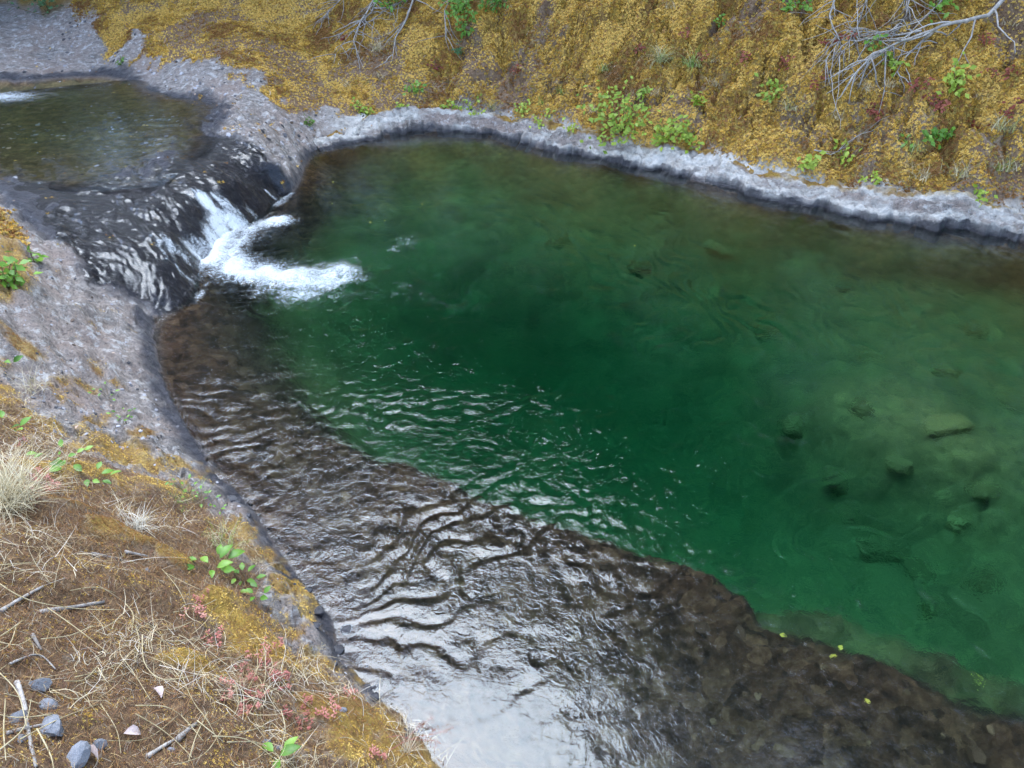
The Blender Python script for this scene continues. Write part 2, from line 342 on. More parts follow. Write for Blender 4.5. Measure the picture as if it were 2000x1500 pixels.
# ------------------------------------------------------------------ material helpers
class NT:
    def __init__(s, name):
        s.m = bpy.data.materials.new(name); s.m.use_nodes = True; s.t = s.m.node_tree; s.t.nodes.clear()
        s.out = s.n('ShaderNodeOutputMaterial')
    def n(s, typ, **k):
        nd = s.t.nodes.new(typ)
        for a, b in k.items(): setattr(nd, a, b)
        return nd
    def l(s, a, b): s.t.links.new(a, b)
    def set(s, sock, v):
        if hasattr(v, 'is_output') or isinstance(v, bpy.types.NodeSocket): s.l(v, sock)
        elif isinstance(v, (tuple, list)) and len(v) == 3 and sock.type == 'RGBA': sock.default_value = (*v, 1)
        else: sock.default_value = v
    def attr(s, name, typ='GEOMETRY'): return s.n('ShaderNodeAttribute', attribute_name=name, attribute_type=typ)
    def pos(s): return s.n('ShaderNodeNewGeometry').outputs['Position']
    def mapping(s, vec, scale=(1, 1, 1), rot=(0, 0, 0)):
        m = s.n('ShaderNodeMapping'); s.l(vec, m.inputs['Vector']); m.inputs['Scale'].default_value = scale; m.inputs['Rotation'].default_value = rot
        return m.outputs[0]
    def noise(s, vec, scale, detail=4, rough=.6, dist=0):
        nd = s.n('ShaderNodeTexNoise'); s.l(vec, nd.inputs['Vector']); nd.inputs['Scale'].default_value = scale
        nd.inputs['Detail'].default_value = detail; nd.inputs['Roughness'].default_value = rough; nd.inputs['Distortion'].default_value = dist
        return nd.outputs['Fac']
    def voro(s, vec, scale, feature='F1', out='Distance'):
        nd = s.n('ShaderNodeTexVoronoi', feature=feature); s.l(vec, nd.inputs['Vector']); nd.inputs['Scale'].default_value = scale
        return nd.outputs[out]
    def ramp(s, fac, stops):
        nd = s.n('ShaderNodeValToRGB'); s.l(fac, nd.inputs[0]); e = nd.color_ramp.elements
        while len(e) < len(stops): e.new(.5)
        for el, (p, c) in zip(e, stops): el.position = p; el.color = (*c, 1) if len(c) == 3 else c
        return nd.outputs[0]
    def mix(s, fac, a, b, mode='MIX'):
        nd = s.n('ShaderNodeMix', data_type='RGBA', blend_type=mode)
        s.set(nd.inputs[0], fac); s.set(nd.inputs[6], a); s.set(nd.inputs[7], b); return nd.outputs[2]
    def math(s, op, a, b=0.0, clamp=False):
        nd = s.n('ShaderNodeMath', operation=op, use_clamp=clamp); s.set(nd.inputs[0], a); s.set(nd.inputs[1], b); return nd.outputs[0]
    def bump(s, h, strength=.5, dist=.02, normal=None):
        nd = s.n('ShaderNodeBump'); s.l(h, nd.inputs['Height']); nd.inputs['Strength'].default_value = strength; nd.inputs['Distance'].default_value = dist
        if normal is not None: s.l(normal, nd.inputs['Normal'])
        return nd.outputs[0]
    def principled(s, color, rough=.8, normal=None, spec=.4):
        b = s.n('ShaderNodeBsdfPrincipled'); s.set(b.inputs['Base Color'], color); s.set(b.inputs['Roughness'], rough)
        s.set(b.inputs['Specular IOR Level'], spec)
        if normal is not None: s.l(normal, b.inputs['Normal'])
        return b
    def surf(s, sh): s.l(sh, s.out.inputs['Surface'])

def ground_material():
    t = NT('bank_ground'); P = t.pos()
    moss = t.attr('moss').outputs['Fac']; dry = t.attr('dry').outputs['Fac']; wet = t.attr('wet').outputs['Fac']; pale = t.attr('pale').outputs['Fac']
    bed = t.attr('bed').outputs['Fac']; deep = t.attr('deep').outputs['Fac']
    n1 = t.noise(P, 1.6, 6, .65); n2 = t.noise(P, 9, 6, .7); n3 = t.noise(P, 45, 5, .7); n4 = t.noise(P, 160, 3, .6)
    Ps = t.mapping(P, (1.0, 2.3, 2.3), (0, 0, R(-52)))
    ns = t.noise(Ps, 7, 8, .72, .6)
    rock = t.ramp(ns, [(.28, (.065, .055, .05)), (.43, (.20, .175, .155)), (.55, (.34, .30, .27)), (.68, (.54, .50, .46))])
    rock = t.mix(t.ramp(n1, [(.42, (0, 0, 0)), (.62, (.75, .75, .75))]), rock, t.mix(n3, (.20, .14, .11), (.42, .33, .28)))
    rock = t.mix(t.ramp(n3, [(.36, (.5, .5, .5)), (.48, (0, 0, 0))]), rock, (.05, .045, .05))
    lich = t.ramp(t.noise(P, 9, 7, .75), [(.53, (0, 0, 0)), (.62, (.8, .8, .8))])
    rock = t.mix(lich, rock, (.56, .54, .52))
    rock = t.mix(pale, rock, t.ramp(n2, [(.30, (.25, .23, .205)), (.42, (.47, .44, .395)), (.56, (.70, .66, .60))]))
    wetrock = t.ramp(ns, [(.3, (.02, .02, .025)), (.55, (.07, .067, .075)), (.75, (.16, .155, .165))])
    c = t.mix(wet, rock, wetrock)
    mossc = t.ramp(t.math('ADD', t.math('MULTIPLY', n2, .6), t.math('MULTIPLY', n3, .4)), [(.3, (.11, .055, .015)), (.45, (.29, .16, .03)), (.58, (.44, .28, .05)), (.75, (.56, .39, .10))])
    mossc = t.mix(t.ramp(n1, [(.45, (0, 0, 0)), (.7, (.7, .7, .7))]), mossc, t.mix(n3, (.13, .06, .025), (.30, .17, .07)))
    c = t.mix(moss, c, mossc)
    dryc = t.ramp(t.math('ADD', t.math('MULTIPLY', n3, .6), t.math('MULTIPLY', n2, .4)), [(.3, (.07, .038, .02)), (.48, (.19, .105, .05)), (.6, (.30, .19, .10)), (.78, (.44, .34, .24))])
    c = t.mix(dry, c, dryc)
    vc = t.voro(P, 8, 'F1', 'Color'); sep = t.n('ShaderNodeSeparateColor'); t.l(vc, sep.inputs[0])
    bedc = t.ramp(t.math('ADD', t.math('MULTIPLY', n2, .6), t.math('MULTIPLY', sep.outputs[0], .16)), [(.26, (.035, .017, .009)), (.40, (.095, .048, .024)), (.52, (.19, .11, .055)), (.66, (.40, .28, .15))])
    deepc = t.ramp(t.math('ADD', t.math('MULTIPLY', n1, .35), t.math('MULTIPLY', n2, .65)), [(.32, (.13, .135, .05)), (.5, (.24, .25, .085)), (.66, (.44, .42, .14))])
    c = t.mix(bed, c, t.mix(deep, bedc, deepc))
    rough = t.n('ShaderNodeMapRange'); t.l(wet, rough.inputs[0]); rough.inputs[3].default_value = .85; rough.inputs[4].default_value = .28
    h = t.math('ADD', t.math('MULTIPLY', ns, 1.0), t.math('MULTIPLY', n3, .45)); h = t.math('ADD', h, t.math('MULTIPLY', n4, .25))
    b = t.principled(c, rough.outputs[0], t.bump(h, 1.0, .06), .4); t.surf(b.outputs[0]); return t.m
def water_material(name, volume=True, foam=True, bump=.25, ior_r=1.44, rough=.012):
    t = NT(name); P = t.pos()
    n = t.noise(t.mapping(P, (1, 1, 1)), 16, 3, .6, .8); n2 = t.noise(P, 48, 2, .5, .5)
    act = t.attr('act').outputs['Fac']
    h = t.math('MULTIPLY', t.math('ADD', n, t.math('MULTIPLY', n2, .3)), act)
    nor = t.bump(h, bump, .02)
    rf = t.n('ShaderNodeBsdfRefraction'); rf.inputs['IOR'].default_value = 1.33; rf.inputs['Roughness'].default_value = 0; rf.inputs['Color'].default_value = (1, 1, 1, 1); t.l(nor, rf.inputs['Normal'])
    gl = t.n('ShaderNodeBsdfGlossy'); gl.inputs['Roughness'].default_value = rough; gl.inputs['Color'].default_value = (1, 1, 1, 1); t.l(nor, gl.inputs['Normal'])
    fr = t.n('ShaderNodeFresnel'); fr.inputs['IOR'].default_value = ior_r; t.l(nor, fr.inputs['Normal'])
    mx = t.n('ShaderNodeMixShader'); t.l(fr.outputs[0], mx.inputs[0]); t.l(rf.outputs[0], mx.inputs[1]); t.l(gl.outputs[0], mx.inputs[2])
    sh = mx.outputs[0]
    if foam:
        fo = t.attr('foam').outputs['Fac']
        fn = t.math('ADD', t.math('MULTIPLY', t.noise(P, 11, 6, .72, 1.6), .55), t.math('MULTIPLY', t.noise(P, 55, 4, .7, .8), .45))
        fac = t.math('ADD', t.math('MULTIPLY', fo, 1.25), t.math('MULTIPLY', t.math('SUBTRACT', fn, .5), 3.0))
        fac = t.math('MULTIPLY', t.math('SUBTRACT', fac, .40), 1.25, True); fac = t.math('MULTIPLY', fac, t.math('MULTIPLY', fo, 6, True))
        fb = t.principled((.74, .79, .82), .6, t.bump(fn, 1.0, .08), .3)
        m2 = t.n('ShaderNodeMixShader'); t.l(fac, m2.inputs[0]); t.l(sh, m2.inputs[1]); t.l(fb.outputs[0], m2.inputs[2]); sh = m2.outputs[0]
    t.surf(sh)
    if volume:
        va = t.n('ShaderNodeVolumePrincipled'); va.inputs['Density'].default_value = .0
        ab = t.n('ShaderNodeVolumeAbsorption'); ab.inputs['Color'].default_value = (.50, .84, .825, 1); ab.inputs['Density'].default_value = 1.1
        t.t.nodes.remove(va)
        t.l(ab.outputs[0], t.out.inputs['Volume'])
    return t.m
def simple_mat(name, stops, scale=12, rough=.75, spec=.3, trans=0, bump=.3, bdist=.01, coord='Object', vary=.25):
    t = NT(name); tc = t.n('ShaderNodeTexCoord'); oi = t.n('ShaderNodeObjectInfo')
    P = t.n('ShaderNodeVectorMath', operation='ADD'); t.l(tc.outputs[coord], P.inputs[0]); t.l(oi.outputs['Random'], P.inputs[1])
    n = t.noise(P.outputs[0], scale, 5, .65)
    f = t.math('ADD', n, t.math('MULTIPLY', t.math('SUBTRACT', oi.outputs['Random'], .5), vary))
    c = t.ramp(f, stops)
    b = t.principled(c, rough, t.bump(n, bump, bdist), spec)
    sh = b.outputs[0]
    if trans:
        tr = t.n('ShaderNodeBsdfTranslucent'); t.l(c, tr.inputs[0]); m = t.n('ShaderNodeMixShader'); m.inputs[0].default_value = trans
        t.l(sh, m.inputs[1]); t.l(tr.outputs[0], m.inputs[2]); sh = m.outputs[0]
    t.surf(sh); return t.m
def attr_mat(name, rough=.8, trans=.25):     # colour stored per blade or sprig
    t = NT(name); c = t.attr('tint').outputs['Color']; b = t.principled(c, rough, None, .25); sh = b.outputs[0]
    tr = t.n('ShaderNodeBsdfTranslucent'); t.l(c, tr.inputs[0]); m = t.n('ShaderNodeMixShader'); m.inputs[0].default_value = trans
    t.l(sh, m.inputs[1]); t.l(tr.outputs[0], m.inputs[2]); t.surf(m.outputs[0]); return t.m

M_GROUND = ground_material()
M_POOL = water_material('pool_water', True, True, .24)
M_SHEET = water_material('running_water', False, True, .10, 1.38, .26)
M_BLADE = attr_mat('blades', .75, .25)
M_LEAF = simple_mat('green_leaf', [(.2, (.05, .13, .015)), (.5, (.13, .27, .03)), (.8, (.26, .42, .06))], 8, .45, .4, .3)
M_LIME = simple_mat('lime_leaf', [(.2, (.12, .20, .02)), (.5, (.28, .38, .04)), (.8, (.45, .50, .09))], 8, .5, .35, .3)
M_DARKLEAF = simple_mat('dark_leaf', [(.2, (.03, .08, .03)), (.5, (.07, .16, .06)), (.8, (.13, .25, .10))], 8, .5, .4, .25)
M_RED = simple_mat('red_leaf', [(.2, (.10, .02, .015)), (.5, (.22, .05, .03)), (.8, (.38, .14, .08))], 10, .6, .3, .2)
M_STEM = simple_mat('brown_stem', [(.3, (.10, .07, .03)), (.7, (.22, .17, .08))], 20)
M_TWIG = simple_mat('bleached_wood', [(.25, (.12, .10, .085)), (.5, (.29, .26, .23)), (.8, (.48, .44, .40))], 14, .8, .3, 0, .5, .004)
M_STRAW = simple_mat('straw', [(.25, (.30, .23, .12)), (.5, (.48, .39, .22)), (.8, (.64, .55, .36))], 10, .6, .3, .2)
M_STONE = simple_mat('grey_stone', [(.25, (.07, .075, .085)), (.5, (.17, .175, .19)), (.8, (.32, .32, .34))], 18, .8, .3, 0, .7, .006)
M_WETSTONE = simple_mat('wet_stone', [(.25, (.012, .012, .015)), (.5, (.035, .034, .04)), (.8, (.08, .078, .085))], 18, .25, .5, 0, .7, .006)
M_BEDSTONE = simple_mat('bed_stone', [(.2, (.03, .016, .010)), (.45, (.08, .045, .025)), (.68, (.13, .08, .042)), (.9, (.20, .14, .08))], 16, .8, .3, 0, .6, .006, vary=.5)
M_DRYLEAF = simple_mat('dry_leaf', [(.25, (.30, .22, .19)), (.5, (.46, .36, .33)), (.8, (.60, .50, .47))], 25, .7, .3, .15)
M_YLEAF = simple_mat('yellow_leaf', [(.25, (.45, .36, .03)), (.5, (.62, .50, .05)), (.8, (.7, .62, .12))], 25, .5, .4, .2)
M_BARK = simple_mat('bark', [(.25, (.03, .022, .016)), (.6, (.08, .06, .045)), (.85, (.15, .12, .1))], 6, .9, .2, 0, .8, .03)
M_NEEDLE = simple_mat('conifer_green', [(.2, (.012, .03, .012)), (.5, (.03, .065, .022)), (.8, (.06, .11, .035))], 3, .7, .3, .1)
M_CROWN = simple_mat('broadleaf_green', [(.2, (.025, .055, .012)), (.5, (.06, .12, .022)), (.8, (.11, .19, .04))], 3, .6, .3, .25)

# ------------------------------------------------------------------ ground, water
bedm = np.where(dPool < .02, sstep(.03, -.06, ZT), 0); bedm = np.maximum(bedm, sstep(ZU, ZU - .08, ZT) * sstep(.05, -.1, sdup))
ground_me = grid_mesh('ground', GX, GY, ZT, dict(moss=m_moss * (1 - bedm), dry=m_dry * (1 - bedm), wet=m_wet * (1 - bedm), pale=m_pale, bed=bedm, deep=np.maximum(sstep(-.75, -1.3, ZT), .75 * sstep(8.0, 9.5, GY) * sstep(-3.2, -1.2, GX + .4 * wob) * sstep(-.15, -.5, ZT) + .3 * sstep(.0, -.3, sdup) + 1.3 * sstep(2.6, 1.5, np.hypot(GX - pixw(1780, 850, 1)[0], GY - pixw(1780, 850, 1)[1])))))  # far bed is also made paler, partly standing in for the bank's reflection
new_obj('ground', ground_me, M_GROUND, kind='structure', label='rocky creek bed and mossy banks around the pool')

# waves of the pool, running out from the foot of the fall
WR = np.r_[np.geomspace(1.6, 12.5, 560), np.geomspace(12.7, 40, 30)]
WA = np.radians(np.r_[np.linspace(-40, 48, 640), np.linspace(48.5, 125, 50)])
WX, WY = polar(WR, WA)
wz_t = lookup(ZT, WX, WY); wd = sdist(WX, WY, POOL)
F = pix(520, 500)[:2]
rx = WX - F[0]; ry = WY - F[1]
w1 = fbm(WX * .8, WY * .8, 101, 3); w2 = fbm(WX * 2.1, WY * 2.1, 105, 3); w3 = fbm(WX * 4.5, WY * 4.5, 109, 3)
rad = np.hypot(rx, ry) + .35 * w1 + .08 * w2; ang = np.arctan2(ry, rx) + .12 * w2
def blob(lst, base):
    a = np.full(WX.shape, base)
    for u, v, r, k in lst:
        q = pix(u, v); a = a + k * np.exp(-((WX - q[0]) ** 2 + (WY - q[1]) ** 2) / r ** 2)
    return a
act = blob([(500, 700, 1.4, .9), (700, 780, 1.5, .7), (800, 950, 1.2, .9), (600, 1000, .8, .8), (900, 830, 1.2, .6), (1000, 930, 1.0, .5), (550, 540, 1.3, .9), (1300, 1000, .9, .25), (1500, 1300, .9, .25), (1100, 1100, .7, .6),
            (1900, 1250, .9, .35), (950, 1470, .4, -.26), (1300, 430, 3.5, .45), (1850, 650, 3.0, .4), (1400, 1300, 1.0, -.15), (800, 500, 1.2, .2)], .38)
act = np.clip(act, .10, 1.6)
fine = np.clip(blob([(750, 760, 1.5, 1.0), (950, 900, 1.2, 1.0), (600, 650, 1.2, .8), (1300, 1020, 1.1, 1.3), (1900, 1230, 1.0, 1.2), (1600, 1400, 1.0, .3), (1100, 1060, .8, .8), (950, 1460, .6, -.3), (1150, 720, 1.0, .25)], .45), .08, 1.5)
ph = 2 * np.pi * rad / .25 + 4.0 * w2 + 1.2 * w3
swell = (np.sin(ph) + .35 * np.sin(2 * ph + .6)) * (.15 + 1.1 * sstep(.3, .8, vnoise(WX * 1.5, WY * 1.5, 120))) * .0044
ridge = fbm(rad / .11, ang * rad / .36, 131, 2) * .0018 * (.3 + 1.2 * sstep(.3, .75, vnoise(WX * 1.1 + 9, WY * 1.1, 121)))
chop = fine * (.15 + 1.6 * sstep(.35, .8, vnoise(WX * 1.0, WY * 1.0, 139))) * fbm(WX / .055, WY / .06, 137, 2) * .0017 / np.maximum(act, .2) + fbm(WX / .28, WY / .2, 141, 2) * .0022
fade = np.clip(sstep(16, 10, np.hypot(WX, WY)), .55, 1)
WZ = .6 * act * fade * (swell + ridge + chop) + .0015 * w3
foamw = np.zeros_like(WX)
def streak(pts, wid, k, f):
    w = [pix(u, v)[:2] for u, v in pts]; d, _ = poly_dist(WX, WY, w); return np.maximum(f, k * np.exp(-(d / wid) ** 1.3))
foamw = streak([(445, 455), (415, 500), (460, 530), (540, 540), (620, 545)], .33, 1.15, foamw)
foamw = streak([(545, 432), (490, 450), (450, 500)], .20, 1.0, foamw)
foamw = streak([(540, 545), (640, 560), (680, 545), (670, 520)], .24, .7, foamw)
foamw = streak([(470, 540), (560, 575), (650, 575)], .30, .6, foamw)
foamw = streak([(405, 550), (385, 590)], .07, .5, foamw)
foamw = streak([(540, 400), (570, 378)], .08, .6, foamw)
foamw = streak([(680, 545), (740, 500), (800, 470)], .35, .27, foamw)
foamw = streak([(680, 570), (780, 560), (870, 590)], .35, .26, foamw)
foamw *= (.55 + .7 * vnoise(WX * 5, WY * 5, 151))
WZ += sstep(.3, 1.0, foamw) * (.06 * vnoise(WX * 6, WY * 6, 152) + .045 * vnoise(WX * 15, WY * 15, 153) - .02)
pool_keep = (wd < .5) & (wz_t < .09)
pool_me = grid_mesh('pool_water', WX, WY, WZ, dict(act=act, foam=np.clip(foamw, 0, 1)), pool_keep)
new_obj('pool_water', pool_me, M_POOL, kind='structure', label='clear deep green pool with rippled surface below the small fall')

# upper pool
ur = np.linspace(9.0, 17.0, 260); ua = np.radians(np.linspace(-50, -8, 260)); UX, UY = polar(ur, ua)
uz = lookup(ZT, UX, UY); up_poly = [pix(u, v, ZU)[:2] for u, v in [(-400, 120), (-300, 140)] + UP + [(395, 285), (350, 325), (300, 358), (200, 366), (100, 366), (0, 365), (-300, 360)]]
ud = sdist(UX, UY, up_poly)
UZ = ZU + .0018 * fbm(UX / .2, UY / .13, 201, 3) + .0015 * fbm(UX / .5, UY / .3, 205, 2)
ufo = np.zeros_like(UX); q = pix(10, 190, ZU); ufo = .8 * np.exp(-(((UX - q[0]) / .7) ** 2 + ((UY - q[1]) / .4) ** 2) ** .6); UZ += ufo * .04 * vnoise(UX * 8, UY * 8, 3)
up_me = grid_mesh('upper_pool_water', UX, UY, UZ, dict(act=np.full(UX.shape, .6), foam=ufo), (ud < .12) & (uz < ZU + .04))
new_obj('upper_pool_water', up_me, M_POOL, kind='structure', label='shallow brown upper pool feeding the cascade')

# the thin sheet running over the rounded rock
cr = np.linspace(7.2, 12.9, 420); ca = np.radians(np.linspace(-38, -12, 420)); CX, CY = polar(cr, ca)
cz = lookup(ZT, CX, CY); cb = lookup(BASE, CX, CY); cd = sdist(CX, CY, spill_poly) + .10 * fbm(CX * 3, CY * 3, 301, 3)
o = pix(150, 270, ZU)[:2]; cth = np.arctan2(CY - o[1], CX - o[0]); crr = np.hypot(CX - o[0], CY - o[1])
cth = cth + .06 * fbm(CX * 1.5, CY * 1.5, 303, 3)
flow = fbm(cth * 60, crr * 1.6, 311, 4); flow2 = fbm(cth * 130, crr * 5.0, 315, 3)
CZ = np.maximum(cz, cb - .01) + .016 + .0034 * flow + .0026 * flow2 + .0012 * fbm(crr / .07, cth * 16, 319, 3)
CZ = np.minimum(CZ, np.where(cb > ZU - .1, ZU + .01 + .003 * flow, 9))
cfo = np.zeros_like(CX)
def cstreak(pts, wid, k):
    global cfo
    w = [hitb(u, v)[:2] for u, v in pts]; d, _ = poly_dist(CX, CY, w); cfo = np.maximum(cfo, k * np.exp(-(d / wid) ** 2))
cstreak([(392, 388), (430, 425), (470, 440)], .13, .9); cstreak([(420, 385), (470, 425)], .10, .6); cstreak([(430, 440), (420, 490), (385, 495)], .14, .95)
cstreak([(330, 480), (360, 500), (385, 520)], .14, .62); cstreak([(350, 530), (380, 555)], .08, .5); cstreak([(520, 375), (540, 392)], .05, .5)
cstreak([(470, 400), (500, 425)], .08, .45); cstreak([(310, 470), (340, 520)], .12, .35); cstreak([(60, 362), (130, 352), (190, 340)], .04, .42); cstreak([(320, 330), (350, 310)], .03, .4)
cfo *= .55 + .9 * vnoise(cth * 60, crr * 3, 331)
sheet_me = grid_mesh('cascade_water', CX, CY, CZ, dict(act=np.full(CX.shape, 1.0), foam=np.clip(cfo, 0, 1)), (cd < 0) & (CZ > -.03))
new_obj('cascade_water', sheet_me, M_SHEET, kind='structure', label='thin sheet of water sliding over dark rounded rock into the pool')

# ------------------------------------------------------------------ mesh builders for small things
def raw_mesh(name, verts, faces, mat=None, smooth=False, tint=None):
    me = bpy.data.meshes.new(name); me.from_pydata([tuple(v) for v in verts], [], faces)
    if smooth: me.polygons.foreach_set('use_smooth', np.ones(len(me.polygons), bool))
    if tint is not None:
        a = me.attributes.new('tint', 'FLOAT_COLOR', 'POINT'); a.data.foreach_set('color', np.asarray(tint, np.float32).ravel())
    if mat: me.materials.append(mat)
    me.update(); return me
def tube(pts, radii, sides=6, verts=None, faces=None):
    V = [] if verts is None else verts; Fc = [] if faces is None else faces; b0 = len(V)
    pts = [Vector(p) for p in pts]; n = len(pts)
    for i, p in enumerate(pts):
        t = (pts[min(i + 1, n - 1)] - pts[max(i - 1, 0)]); t = t.normalized() if t.length > 1e-9 else Vector((0, 0, 1))
        a = t.cross(Vector((.31, .22, .93))); a = a.normalized() if a.length > 1e-4 else Vector((1, 0, 0)); b = t.cross(a)
        for k in range(sides):
            th = 2 * math.pi * k / sides; V.append(p + (a * math.cos(th) + b * math.sin(th)) * radii[i])
    for i in range(n - 1):
        for k in range(sides):
            k2 = (k + 1) % sides; Fc.append((b0 + i * sides + k, b0 + i * sides + k2, b0 + (i + 1) * sides + k2, b0 + (i + 1) * sides + k))
    Fc.append(tuple(range(b0 + sides - 1, b0 - 1, -1))); Fc.append(tuple(range(b0 + (n - 1) * sides, b0 + n * sides)))
    return V, Fc
def wander(a, b, n, amp, rnd, sag=0.0):
    a = Vector(a); b = Vector(b); L = (b - a).length; out = []
    off = Vector((0, 0, 0))
    for i in range(n):
        t = i / (n - 1)
        if 0 < i < n - 1: off = off * .6 + Vector((rnd.uniform(-1, 1), rnd.uniform(-1, 1), rnd.uniform(-1, 1))) * amp * L
        elif i == n - 1: off = Vector((0, 0, 0))
        out.append(a.lerp(b, t) + off + Vector((0, 0, sag * L * 4 * t * (1 - t))))
    return out
def leaf_mesh(name, L, W, mat, curl=.15, fold=.12):
    V = []; Fc = []
    prof = [(0, .04), (.18, .62), (.42, 1.0), (.68, .78), (.88, .36), (1, .02)]
    for t, w in prof:
        z = curl * L * math.sin(t * 2.4) * .5 - curl * L * t * t * .7
        V += [(-w * W / 2, t * L, z + fold * W * w), (0, t * L, z), (w * W / 2, t * L, z + fold * W * w)]
    for i in range(len(prof) - 1):
        a = i * 3; Fc += [(a, a + 1, a + 4, a + 3), (a + 1, a + 2, a + 5, a + 4)]
    return raw_mesh(name, V, Fc, mat, True)
def frame(direction, up=Vector((0, 0, 1)), roll=0.0):          # +Y along direction, +Z near up
    y = Vector(direction).normalized(); x = y.cross(up)
    x = x.normalized() if x.length > 1e-4 else Vector((1, 0, 0)); z = x.cross(y)
    return Matrix((x, y, z)).transposed() @ Matrix.Rotation(roll, 3, 'Y')
def empty(name, loc, **k):
    o = bpy.data.objects.new(name, None); o.location = loc; o.empty_display_size = .1
    return link(o, **k)
def hitw(u, v):                                                  # the bed as seen through the water
    p = pix(u, v); a = p; 
    for dep in np.linspace(.05, 3.2, 200):
        q = pixw(u, v, dep)
        if -dep < ground(q[0], q[1]): return Vector((q[0], q[1], ground(q[0], q[1])))
    return Vector(q)

# ------------------------------------------------------------------ pale cracked rim of the far shore
def build_rim():
    pts = np.array(FSw[2:-1]); seg = np.r_[0, np.cumsum(np.hypot(*np.diff(pts, axis=0).T))]
    fine = np.arange(0, min(seg[-1], 19), .02)
    px = np.interp(fine, seg, pts[:, 0]); py = np.interp(fine, seg, pts[:, 1])
    k = np.ones(41) / 41; pad = lambda a: np.convolve(np.pad(a, 20, mode='reflect', reflect_type='odd'), k, 'valid')
    px = pad(px); py = pad(py)
    tx = np.gradient(px); ty = np.gradient(py); L = np.hypot(tx, ty); nx, ny = -ty / L, tx / L
    dv = np.r_[np.linspace(-.10, .04, 5)[:-1], np.linspace(.04, .80, 44)]
    S, D = np.meshgrid(fine, dv, indexing='ij')
    front = .05 * fbm(S * 2.2, S * 0, 401, 4) + .03 * fbm(S * 9, S * 0, 405, 2)
    D0 = D; De = D * np.where(D > 0, .54 + .18 * fbm(S * .7, S * 0 + 7, 475, 4), 1) + 1.6 * front * np.clip(1 - D / .5, 0, 1)
    X = px[:, None] + nx[:, None] * De; Y = py[:, None] + ny[:, None] * De
    zb = np.interp(D, (-.10, -.03, .02, .05, .3, .58, .82), (-.3, -.12, .03, .10, .185, .29, .42))
    a1, a2, ac = worley(S * 3.6 + .5 * fbm(S * 3, D * 3, 411, 2), D * 7 + .5 * fbm(S * 3, D * 3, 415, 2), 421)
    b1, b2, bc = worley(S * 9, D * 14, 431)
    rel = .055 * (ac - .5) - .035 * sstep(.14, .0, a2 - a1) + .02 * (bc - .5) - .012 * sstep(.16, 0, b2 - b1) + .02 * fbm(S * 14, D * 14, 441, 3)
    left = sstep(0, 1.4, S)
    top = np.clip(D / .06, 0, 1)
    zt = lookup(ZT, X, Y)
    Zr = .85 * zb * (.75 + .25 * left) * (.8 + .45 * fbm(S * .9, S * 0 + 3, 471, 3)) + rel * top * 1.1 + .03
    Zr = np.where(D > .62, lerp(Zr, zt - .05, sstep(.62, .8, D)), Zr)
    wetm = sstep(.12, .05, zb + .03 * fbm(S * 4, D * 9, 451, 3))
    me = grid_mesh('rock_rim', X, Y, Zr, dict(wet=wetm, pale=np.full(X.shape, 1.0) * sstep(.35, .9, .75 + .6 * fbm(S * 1.3, D * 3, 455, 4)), moss=sstep(.50, .66, D + .20 * fbm(S * 2.2, D * 4, 461, 5)), dry=X * 0, bed=X * 0, deep=X * 0))
    new_obj('rock_rim', me, M_GROUND, kind='structure', label='pale cracked rock rim along the far shore of the pool')
build_rim()

# ------------------------------------------------------------------ moss: sprigs on the mossy ground
def sprig_mesh(name, n, size, seed):
    r = random.Random(seed); V = []; Fc = []
    for i in range(n):
        a = 2 * math.pi * i / n + r.uniform(-.4, .4); el = r.uniform(.3, 1.25); L = size * r.uniform(.7, 1.2)
        d = Vector((math.cos(a) * math.cos(el), math.sin(a) * math.cos(el), math.sin(el))); s = d.cross(Vector((0, 0, 1))).normalized() * size * .15
        b = len(V); V += [s * .6, -s * .6, d * L * .6 - s, d * L * .6 + s, d * L + Vector((0, 0, -.25 * L))]
        Fc += [(b, b + 1, b + 2, b + 3), (b + 3, b + 2, b + 4)]
    return raw_mesh(name, V, Fc, None)
def scatter(name, pts, rots, scl, tint, proto_me, label, mat):
    me = bpy.data.meshes.new(name); me.vertices.add(len(pts)); me.vertices.foreach_set('co', pts.astype(np.float32).ravel())
    for nm, typ, arr, key in (('rot', 'FLOAT_VECTOR', rots, 'vector'), ('scl', 'FLOAT', scl, 'value'), ('tint', 'FLOAT_COLOR', tint, 'color')):
        a = me.attributes.new(nm, typ, 'POINT'); a.data.foreach_set(key, arr.astype(np.float32).ravel())
    me.update(); o = new_obj(name, me, None, kind='stuff', label=label)
    proto_me.materials.append(mat); proto = bpy.data.objects.new(name + '_sprig', proto_me)
    ng = bpy.data.node_groups.new(name, 'GeometryNodeTree')
    ng.interface.new_socket('Geometry', in_out='INPUT', socket_type='NodeSocketGeometry'); ng.interface.new_socket('Geometry', in_out='OUTPUT', socket_type='NodeSocketGeometry')
    N = ng.nodes; gi = N.new('NodeGroupInput'); go = N.new('NodeGroupOutput'); ip = N.new('GeometryNodeInstanceOnPoints'); oi = N.new('GeometryNodeObjectInfo')
    oi.inputs['Object'].default_value = proto
    def na(nm, t):
        x = N.new('GeometryNodeInputNamedAttribute'); x.data_type = t; x.inputs[0].default_value = nm; return x.outputs[0]
    ng.links.new(gi.outputs[0], ip.inputs['Points']); ng.links.new(oi.outputs['Geometry'], ip.inputs['Instance'])
    ng.links.new(na('rot', 'FLOAT_VECTOR'), ip.inputs['Rotation']); ng.links.new(na('scl', 'FLOAT'), ip.inputs['Scale'])
    ng.links.new(ip.outputs[0], go.inputs[0])
    md = o.modifiers.new('scatter', 'NODES'); md.node_group = ng
    return o
